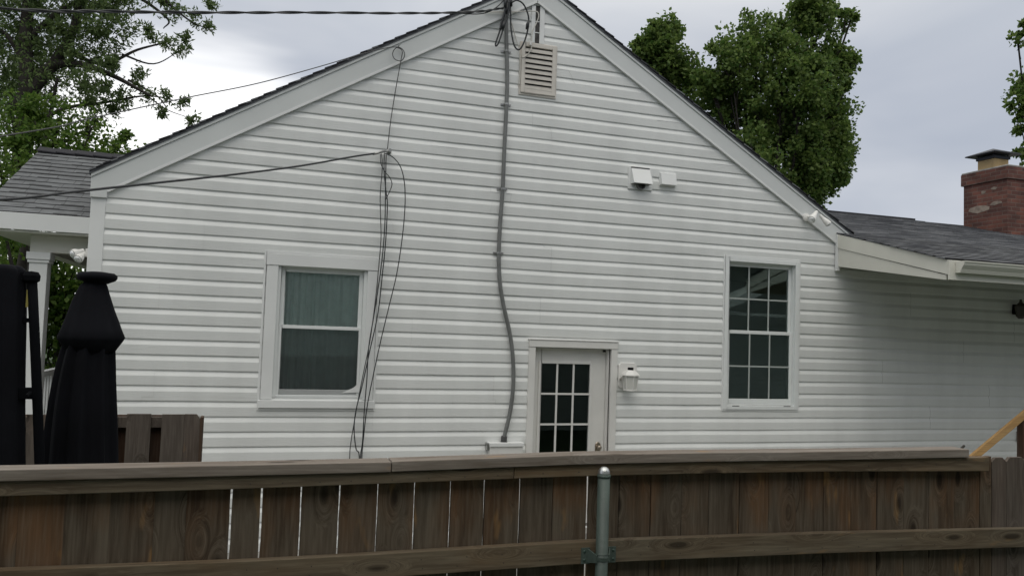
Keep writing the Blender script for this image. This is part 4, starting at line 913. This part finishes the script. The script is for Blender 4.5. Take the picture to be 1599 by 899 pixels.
# green pipe post with brackets
pp = PF(943.5, 728, FD-.034); px0 = pp.x
post = thing('fence_post', 'green painted steel pipe post with a silver dome cap bracketed to the wooden fence', 'fence post', loc=(px0*math.cos(-FA)-pp.y*math.sin(-FA), px0*math.sin(-FA)+pp.y*math.cos(-FA), 0), rz=-FA)
zt = pp.z
q = MB(); q.tube([(0, 0, 0), (0, 0, .8), (0, 0, zt-.04)], .0245, 28); o = q.build('pipe', GREENP, post, smooth=True)
q = MB(); q.lathe((0, 0, zt-.042), [(.0262, 0), (.0268, .004), (.0262, .012)], 28); q.build('cap_skirt', GREENP, post, smooth=True)
q = MB(); q.lathe((0, 0, zt-.0295), [(.0245, 0), (.0245, .004), (.0225, .014), (.0175, .023), (.010, .0285), (.001, .030)], 28); q.build('dome_cap', ALU, post, smooth=True)
zb_ = PF(943, 868, FD-.03).z
q = MB(); q.tube([(0, 0, zb_-.012), (0, 0, zb_-.010), (0, 0, zb_+.002)], .0275, 28)
q.tube([(0, 0, zb_+.012), (0, 0, zb_+.013)], .0262, 28)
for s in (-1, 1):
    q.box(s*.056-.0185, s*.056+.0185, .029, .0335, zb_-.033, zb_+.030)
    q.hexa([(s*.026-.003, -.012, zb_-.020), (s*.026+.003, -.012, zb_-.020), (s*.046+.003, .0285, zb_-.028), (s*.046-.003, .0285, zb_-.028),
            (s*.026-.003, -.012, zb_+.010), (s*.026+.003, -.012, zb_+.010), (s*.046+.003, .0285, zb_+.026), (s*.046-.003, .0285, zb_+.026)])
q.build('bracket', GREENP, post, bevel=.0012)
q = MB()
for s in (-1, 1):
    for zz in (-.018, .016): q.lathe((s*.062, .0288, zb_+zz), [(.0055, 0), (.0055, .002), (.003, .004), (.0, .0042)], 10, 'y')
q.build('screw', mat('green_screw', (.05, .085, .07), .4, .4), post)

# ------------------------------------------------------------------ second fence (shadow box) in the yard
f2 = thing('wooden_fence', 'short grey board fence section behind the closed umbrellas at the left', 'fence')
FY = 5.35; ft = PW(250, 646, FY).z; xr = PW(316, 650, FY).x
for z0, z1 in ((ft-.085, ft-.02), (.4, .49)): q = MB(); q.box(xr-1.75, xr-.02, FY+.02, FY+.058, z0, z1); q.build('rail', W_GREY, f2, bevel=.002)
xe_ = [(PW(a_, 650, FY).x, PW(b_, 650, FY).x) for a_, b_ in ((288, 313), (253, 287.8), (198, 236), (146, 182), (94, 130), (42, 78), (-10, 26))]
for i, (x0, x1) in enumerate(xe_):
    q = MB(); zt = ft+random.uniform(-.006, .003)
    q.prism([(x0, .05), (x1, .05), (x1, zt-.03 if i == 0 else zt), (x1-.022 if i == 0 else x1-.004, zt), (x0, zt)], FY, FY+.017); q.build('picket', W_GREY, f2, bevel=.0015)
for i in range(1, 7):
    x0, x1 = xe_[i][0]-.15, xe_[i][0]+.03
    q = MB(); q.box(x0, x1, FY+.061, FY+.078, .05, ft-.012); q.build('picket', W_RED, f2, bevel=.0015)
q = MB(); q.box(xr-.012, xr+.006, FY+.0, FY+.10, .05, ft-.02); q.build('end_board', W_RED, f2, bevel=.002)

# ------------------------------------------------------------------ closed umbrellas
def pleat(n, amp, ph=0., skew=0.):
    return lambda r, h, an: r*(1+amp*math.sin(n*an+ph+2.*h)+amp*.5*math.sin((n*2+1)*an-h*3))
UY = 4.55
u1 = thing('patio_umbrella', 'closed black patio umbrella with a round vent cap in front of the house corner', 'umbrella')
def outline(rows_, y, parent, name, mt, n, amp, depth=.9, ph=0., lin=False):
    "closed canopy: (py, px_left, px_right) rows give its girth at each height"
    q = MB(); N_ = 72; base = 0; P = []
    for (py, a_, b_) in rows_:
        A_, B_ = PW(a_, py, y), PW(b_, py, y); P.append(((A_.x+B_.x)/2, A_.z*.5+B_.z*.5, (B_.x-A_.x)/2))
    # densify
    pts = [Vector(p) for p in P] if lin else spline([Vector(p) for p in P], 5)
    for p in pts:
        for j in range(N_):
            an = 2*math.pi*j/N_; k = 1+amp*math.sin(n*an+ph+p.y*.8)+amp*.45*math.sin((2*n+1)*an+p.y*2.2)-amp
            q.v.append((p.x+p.z*k*math.cos(an), y+p.z*depth*k*math.sin(an), p.y))
    for i in range(len(pts)-1):
        for j in range(N_):
            j2 = (j+1) % N_; q.f.append((i*N_+j, i*N_+j2, (i+1)*N_+j2, (i+1)*N_+j)); q.uv += [(0, 0)]*4
    q.f.append(tuple(range(N_))); q.uv += [(0, 0)]*N_
    q.f.append(tuple((len(pts)-1)*N_+j for j in range(N_))); q.uv += [(0, 0)]*N_
    return q.build(name, mt, parent, smooth=True)
outline([(437, 137, 163), (441, 131, 166), (447, 124, 169), (458, 118, 172), (470, 112, 176), (485, 106, 181), (500, 100, 187), (514, 94, 192), (526, 88, 197), (531, 89, 194), (540, 96, 187), (549, 104, 180), (551, 112, 172)], UY, u1, 'upper_canopy', BLACKF, 5, .035, lin=True, ph=.6)
outline([(530, 100, 180), (560, 90, 181), (600, 80, 182), (650, 71, 183), (725, 62, 184), (820, 55, 187), (900, 60, 183)], UY, u1, 'lower_canopy', BLACKF, 9, .10, ph=1.2)
c = PW(152, 431, UY); q = MB(); q.lathe((c.x, c.y, c.z-.022), [(.04, -.02), (.085, .0), (.094, .012), (.094, .026), (.080, .038), (.03, .044), (.0, .045)], 28); q.build('vent_cap', BLACKF, u1, smooth=True)
q = MB(); q.tube([(c.x, c.y, .02), (c.x, c.y, c.z-.03)], .024, 14); q.build('pole', BLACKM, u1); q = MB(); q.lathe((c.x, c.y, 0), [(.28, 0), (.28, .05), (.06, .08), (.05, .3)], 24); q.build('base', BLACKM, u1)
u2 = thing('patio_umbrella', 'tall closed black cantilever umbrella with a slanting mast at the left edge', 'umbrella')
UY2 = 4.2
outline([(413, -44, 30), (417, -52, 38), (430, -54, 42), (500, -58, 42), (600, -60, 40), (700, -62, 40), (820, -64, 41), (900, -60, 38)], UY2, u2, 'canopy', BLACKF, 8, .045)
q = MB(); q.tube([PW(50, 436, UY2-.02), PW(54, 520, UY2-.02), PW(59, 640, UY2-.02), PW(63, 760, UY2-.02), PW(65, 880, UY2-.02)], .021, 14); q.build('mast', BLACKM, u2, smooth=True)
c = PW(49, 432, UY2-.02); q = MB(); q.lathe((c.x, c.y, c.z-.03), [(.02, 0), (.036, .012), (.038, .035), (.028, .052), (.0, .056)], 16); q.bar(c, (c.x-.16, c.y, c.z+.0), .03, .03); q.build('top_joint', BLACKM, u2, smooth=False)
c = PW(42, 612, UY2-.02); q = MB(); q.box(c.x-.06, c.x+.05, c.y-.02, c.y+.03, c.z-.03, c.z+.02); q.tube([(c.x+.02, c.y-.03, c.z), (c.x+.02, c.y-.09, c.z-.01)], .008, 8); q.build('crank', BLACKM, u2)
a = PW(46, 500, UY2-.02); q = MB(); q.box(a.x-.08, a.x+.02, a.y-.01, a.y+.01, a.z-.01, a.z+.01); q.build('strut', BLACKM, u2)
a = PW(42.5, 476, UY2-.02); q = MB(); q.box(a.x-.004, a.x+.006, a.y-.01, a.y+.0, a.z-.01, a.z+.07); q.build('tag', YELLOW, u2)
b = PW(65, 880, UY2-.02); q = MB(); q.box(b.x-.4, b.x+.3, b.y-.3, b.y+.3, 0, .10); q.bar((b.x, b.y, .1), (b.x, b.y, b.z), .045, .045, (1, 0, 0)); q.build('base', BLACKM, u2)

# ------------------------------------------------------------------ lumber brace at right
br = thing('stair_rail', 'pale new lumber handrail slanting up to a reddish post at the right edge', 'handrail')
BY = 7.3
a, b = PW(1519, 714, BY), PW(1599, 647, BY); d = b-a
q = MB(); q.bar(a-d*.35, b+d*.22, .038, .085, (0, 0, 1)); q.build('rail_board', W_NEW, br, bevel=.003)
c = PW(1604, 660, BY); q = MB(); q.box(c.x-.035, c.x+.055, BY+.021, BY+.11, 0, PW(1600, 650, BY).z); q.build('post', W_RED, br, bevel=.004)
c2 = a-d*.30; q = MB(); q.box(c2.x-.03, c2.x+.06, BY+.021, BY+.11, 0, c2.z); q.build('post', W_RED, br, bevel=.004)

# ------------------------------------------------------------------ trees
def quads_obj(name, V, material, parent):
    n = len(V)//4
    me = bpy.data.meshes.new(name); me.vertices.add(len(V)); me.vertices.foreach_set('co', V.astype(np.float32).ravel())
    me.loops.add(len(V)); me.loops.foreach_set('vertex_index', np.arange(len(V), dtype=np.int32))
    me.polygons.add(n); me.polygons.foreach_set('loop_start', np.arange(0, len(V), 4, dtype=np.int32)); me.polygons.foreach_set('loop_total', np.full(n, 4, dtype=np.int32))
    me.materials.append(material); me.update(calc_edges=True); me.validate()
    o = bpy.data.objects.new(name, me); COL.objects.link(o); o.parent = parent; return o
def unit(a): return a/np.maximum(np.linalg.norm(a, axis=-1, keepdims=True), 1e-9)
def leaves(C, size, narrow=.55, droop=.3, out=None):
    n = len(C); d = unit(RNG.normal(size=(n, 3))+np.array([0, 0, -droop])+(0 if out is None else out*.8)); a = unit(RNG.normal(size=(n, 3))+np.array([0, 0, .5])); s = unit(np.cross(d, a))
    L_ = size*RNG.uniform(.6, 1.25, (n, 1)); nn = np.cross(s, d)
    V = np.empty((n, 4, 3)); V[:, 0] = C; V[:, 1] = C+d*L_*.5+s*L_*narrow*.5+nn*L_*.08; V[:, 2] = C+d*L_; V[:, 3] = C+d*L_*.5-s*L_*narrow*.5+nn*L_*.08
    return V.reshape(-1, 3)
def crown_points(lobes, dens, sub=.30, fill=.35, squash=1., lac=2.):
    "lobes: (centre, radius) -> leaf centres grouped in small clumps near each lobe's surface"
    out = []; centres = []; subs = []; sz = []
    for (c, r) in lobes:
        sb = min(sub, r*.75); subs.append(sb); nb = max(4, int(dens*(min(r/sub, 2.2))**2)) if r > 1.2*sub else max(3, int(lac*r/.1)); d = unit(RNG.normal(size=(nb, 3))); rad = r*np.where(RNG.random(nb) < fill, RNG.uniform(.2, .8, nb), RNG.uniform(.78, 1.08, nb))
        cc = np.array(c)+d*rad[:, None]*np.array([1, 1, squash]); centres.append(cc); sz.append(np.full(nb, sb))
    return np.vstack(centres), np.concatenate(sz)
def ragged(lobes, k=4, f=.24):
    "small sprays standing out from each lobe break up the outline"
    o = list(lobes)
    for (c, r) in lobes:
        if r < .25: continue
        for _ in range(k):
            d = Vector(RNG.normal(size=3)); d.y *= .5; d.normalize(); o.append((tuple(Vector(c)+d*r*random.uniform(.95, 1.22)), r*random.uniform(f*.6, f*1.3)))
    return o
def tree(name, label, lobes, base, mt, dens, per, sub, leaf, group=None, limbs=None, narrow=.55, trunk_r=.28, fill=.35, spray=0, lac=2., auto=True):
    t = thing(name, label, 'tree', group, loc=base)
    B = np.array(base)
    cc, ss = crown_points(ragged(lobes), dens, sub, fill, lac=lac)
    n = len(cc)*per; idx = np.repeat(np.arange(len(cc)), per); off = RNG.normal(size=(n, 3)); off = unit(off)*ss[idx][:, None]*(RNG.random((n, 1))**.45)*RNG.uniform(.7, 1.25, (len(cc), 1))[idx]
    pts = cc[idx]+off
    if spray:
        V = []
        m_ = len(pts); dirs = unit(RNG.normal(size=(m_, 3))+np.array([0, 0, -.2]))
        for k in range(spray):
            C = pts+RNG.normal(size=(m_, 3))*leaf*.28; dd = unit(dirs+RNG.normal(size=(m_, 3))*.65)
            a = unit(RNG.normal(size=(m_, 3))+np.array([0, 0, .8])); s = unit(np.cross(dd, a)); L_ = leaf*RNG.uniform(.7, 1.2, (m_, 1))
            q = np.empty((m_, 4, 3)); q[:, 0] = C; q[:, 1] = C+dd*L_*.45+s*L_*narrow*.5; q[:, 2] = C+dd*L_; q[:, 3] = C+dd*L_*.45-s*L_*narrow*.5; V.append(q.reshape(-1, 3))
        V = np.vstack(V)
    else: V = leaves(pts, leaf, narrow, out=unit(off))
    quads_obj('crown', V-B, mt, t)
    q = MB(); top = Vector(lobes[0][0]); bz = Vector(base)
    hub = bz+(top-bz)*.45; hub.x = (bz.x*2+top.x)/3; hub.y = (bz.y*2+top.y)/3
    loc = lambda v: Vector(v)-bz
    tr = [loc(bz), loc(bz+(hub-bz)*.5+Vector((.05, .03, 0))), loc(hub), loc(hub+(top-hub)*.6), loc(top)]
    q.tube(spline(tr, 6), [trunk_r*(1-.85*i/24) for i in range(25)], 10)
    for (c, r) in (lobes if auto else []):
        c = Vector(c); s0 = hub+(top-hub)*random.uniform(0, .6); mid = (s0+c)/2+Vector((random.uniform(-.2, .2), random.uniform(-.2, .2), -.15*(c-s0).length*.6))
        sp_ = spline([loc(s0), loc(mid), loc(c)], 6); q.tube(sp_, [trunk_r*.42*min(1, (r/.9)**1.5)*(1-.85*i/(len(sp_)-1)) for i in range(len(sp_))], 7)
        for k in range(5):
            e_ = c+Vector(RNG.normal(size=3)).normalized()*r*.9; q.tube([loc(mid+(c-mid)*random.random()), loc((c+e_)/2), loc(e_)], [trunk_r*.13, trunk_r*.08, trunk_r*.02], 5)
    for lb in (limbs or []):
        pts_, r0, r1 = lb; sp_ = spline([loc(p) for p in pts_], 6); q.tube(sp_, [r0+(r1-r0)*i/(len(sp_)-1) for i in range(len(sp_))], 8)
    q.build('trunk', BARK, t, smooth=True)
    return t
def lob(px, py, rp, y): return (tuple(PW(px, py, y)), rp*y/FPX*1.03)
# maple behind the roof
Y = 21
ml = [(1200, 230, 90, Y+1), (1230, 170, 80, Y+.6), (1160, 150, 60, Y+.8), (1265, 250, 55, Y+.6), (1195, 190, 75, Y), (1140, 95, 45, Y), (1178, 62, 42, Y+.6), (1225, 95, 55, Y-.5), (1270, 45, 45, Y), (1265, 8, 35, Y), (1250, 130, 60, Y-1), (1290, 110, 45, Y), (1312, 98, 26, Y+.3), (1325, 30, 17, Y), (1305, 12, 14, Y), (1300, 180, 40, Y+.5),
      (1270, 220, 60, Y-.4), (1310, 222, 30, Y), (1290, 270, 38, Y), (1250, 290, 50, Y), (1130, 160, 55, Y+1), (1105, 125, 22, Y+.4), (1185, 260, 70, Y-.6), (1230, 350, 60, Y), (1335, 95, 8, Y), (1322, 130, 11, Y)]
tree('maple_tree', 'tall dense green maple tree rising behind the right roof slope', [lob(*a_) for a_ in ml], (PW(1200, 200, Y).x, Y, 0), LEAF_R, 11, 42, .27, .125, narrow=.85, trunk_r=.22, fill=.5)
Y = 23
ml = [(1035, 85, 38, Y), (1022, 60, 22, Y), (1045, 48, 20, Y), (1005, 85, 22, Y), (1060, 110, 34, Y), (1020, 130, 45, Y+.5), (1070, 160, 50, Y)]
tree('maple_tree', 'smaller bushy green tree just right of the roof peak', [lob(*a_) for a_ in ml], (PW(1040, 100, Y).x, Y, 0), LEAF_R, 11, 42, .27, .125, narrow=.85, trunk_r=.15, fill=.5)
Y = 19
ml = [(1608, 130, 28, Y), (1594, 155, 22, Y), (1590, 60, 12, Y), (1606, 45, 18, Y), (1600, 190, 18, Y), (1604, 235, 20, Y), (1640, 150, 60, Y), (1650, 60, 50, Y), (1640, 240, 40, Y)]
tree('maple_tree', 'green leafy tree poking in at the right edge behind the chimney', [lob(*a_) for a_ in ml], (PW(1660, 150, Y).x, Y, 0), LEAF_R, 7, 20, .25, .16, narrow=.75, trunk_r=.2)
# big open tree at the upper left
Y = 14.5
ml = [(90, 120, 55, Y), (30, 60, 45, Y+.5), (150, 60, 40, Y), (185, 30, 28, Y-.3), (110, 30, 45, Y), (20, 130, 50, Y+.5), (60, 190, 60, Y+1), (150, 120, 30, Y-.5), (175, 95, 20, Y), (240, 68, 14, Y), (262, 66, 12, Y-.2), (228, 52, 10, Y), (285, 78, 9, Y), (292, 62, 7, Y),
      (250, 10, 18, Y), (285, 8, 16, Y), (305, 28, 10, Y), (325, 42, 8, Y), (330, 8, 7, Y), (205, 135, 18, Y), (230, 150, 15, Y), (262, 150, 12, Y), (285, 160, 8, Y), (250, 172, 8, Y), (300, 185, 6, Y), (150, 160, 24, Y), (190, 160, 14, Y), (215, 110, 12, Y), (10, 10, 40, Y), (60, -20, 50, Y), (180, -20, 40, Y), (250, -25, 25, Y), (-50, 80, 70, Y+1)]
lm_ = [([PW(30, 330, Y+.5), PW(35, 240, Y+.3), PW(42, 140, Y), PW(40, 60, Y), PW(48, -30, Y)], .17, .08),
       ([PW(42, 150, Y), PW(80, 105, Y), PW(115, 45, Y), PW(125, -20, Y)], .11, .05),
       ([PW(20, 170, Y+.2), PW(70, 110, Y), PW(120, 100, Y-.1), (PW(175, 118, Y-.2)), PW(235, 150, Y-.2)], .10, .02),
       ([PW(85, 90, Y), PW(100, 80, Y), PW(160, 100, Y), PW(215, 78, Y), PW(262, 66, Y)], .05, .012),
       ([PW(180, -20, Y), PW(215, -5, Y), PW(262, 30, Y), PW(255, 45, Y)], .04, .008), ([PW(230, -30, Y), PW(262, 5, Y), PW(300, 35, Y), PW(326, 45, Y)], .03, .006), ([PW(190, 85, Y), PW(240, 100, Y), PW(283, 78, Y)], .02, .005),
       ([PW(200, 125, Y), PW(245, 150, Y), PW(262, 172, Y)], .02, .005), ([PW(45, 200, Y), PW(100, 170, Y), PW(165, 160, Y), PW(230, 150, Y), PW(285, 160, Y)], .04, .005), ([PW(45, 60, Y), PW(90, 20, Y), PW(150, -10, Y), PW(200, -40, Y)], .05, .02), ([PW(230, 150, Y), PW(262, 172, Y), PW(302, 186, Y)], .012, .004), ([PW(40, 100, Y), PW(15, 60, Y), PW(-10, 40, Y)], .06, .02)]
tree('ash_tree', 'large open-crowned tree with dark bare limbs at the upper left', [lob(*a_) for a_ in ml], (PW(25, 300, Y).x-.2, Y+.6, 0), LEAF_L, 8.0, 11, .27, .085, limbs=lm_, narrow=.34, trunk_r=.14, fill=.5, spray=5, auto=False, lac=1.6)
Y = 13.2
ml = [(60, 235, 60, Y), (120, 225, 45, Y), (170, 235, 32, Y), (195, 250, 20, Y), (0, 250, 70, Y), (-20, 330, 60, Y), (20, 190, 30, Y), (140, 195, 18, Y), (90, 190, 20, Y), (230, 240, 10, Y)]
tree('broadleaf_tree', 'bushy bright green tree right behind the porch roof', [lob(*a_) for a_ in ml], (PW(60, 300, Y).x, Y, 0), LEAF_B, 9, 34, .24, .075, narrow=.6, trunk_r=.12)
Y = 15.5
ml = [(105, 440, 40, Y), (95, 510, 45, Y), (20, 385, 40, Y), (120, 560, 45, Y), (60, 450, 45, Y), (30, 520, 60, Y), (110, 620, 50, Y), (150, 480, 40, Y), (-10, 450, 50, Y), (70, 390, 30, Y)]
tree('broadleaf_tree', 'dark green leafy bush seen through the porch opening', [lob(*a_) for a_ in ml], (PW(80, 600, Y).x, Y, 0), LEAF_B, 8, 20, .24, .12, narrow=.6, trunk_r=.12)

# ------------------------------------------------------------------ the house the photo is taken from (behind the camera; seen in the panes)
nb = thing('neighbour_house', 'pale sided house standing behind the viewpoint and mirrored in the window panes', 'house')
q = MB(); NW = -1.2; z = 0
while z < 4.6:
    q.poly([(-9, NW+.02, z), (27, NW+.02, z), (27, NW+.005, z+.12), (-9, NW+.005, z+.12)]); q.poly([(-9, NW+.005, z), (27, NW+.005, z), (27, NW+.02, z), (-9, NW+.02, z)]); z += .12
q.box(-9, 27, NW-7, NW, 0, 4.6); q.build('wall', mat('neighbour_siding', (.52, .54, .52), .7, noise=.08, nscale=2), nb, fix=False)
q = MB(); q.hexa([(-9.6, NW+1.0, 4.45), (27.6, NW+1.0, 4.45), (27.6, NW-4, 6.9), (-9.6, NW-4, 6.9), (-9.6, NW+1.0, 4.6), (27.6, NW+1.0, 4.6), (27.6, NW-4, 7.1), (-9.6, NW-4, 7.1)])
q.build('roof', SH_D, nb, uv=True)
q = MB(); q.box(-9.6, 27.6, NW+.02, NW+1.0, 4.40, 4.44); q.box(-9.6, 27.6, NW+1.001, NW+1.03, 4.36, 4.62); q.build('soffit', TRIM, nb)
for x in (-6.5, -2.2, 3.6, 8.2, 15.0):
    q = MB(); frame(q, x, x+1.1, 1.5, 3.1, .09, .09, .09, .09, NW+.021, NW+.06); q.box(x+.09, x+1.01, NW+.03, NW+.05, 2.26, 2.33); wn = q.build('window', TRIM, nb)
    q = MB(); q.box(x+.08, x+1.02, NW+.021, NW+.028, 1.58, 3.02); q.build('pane', mat('neighbour_pane', (.02, .025, .025), .1), wn)

q = MB(); zf = lambda x: 3.37+.44*(x-11.56)
q.prism([(10.8, zf(10.8)), (14.6, zf(14.6)), (14.6, zf(14.6)+.22), (10.8, zf(10.8)+.22)], -.25, .55)
q.prism([(14.601, zf(14.6)), (18.4, zf(10.8)), (18.4, zf(10.8)+.22), (14.601, zf(14.6)+.22)], -.25, .55)
q.box(10.85, 11.0, 0.2, .35, 0, zf(10.8)); q.box(18.2, 18.35, 0.2, .35, 0, zf(10.8)); q.box(10.85, 18.35, 0.2, .35, 2.95, zf(10.8)-.01)
q.build('porch_gable', TRIM, nb)
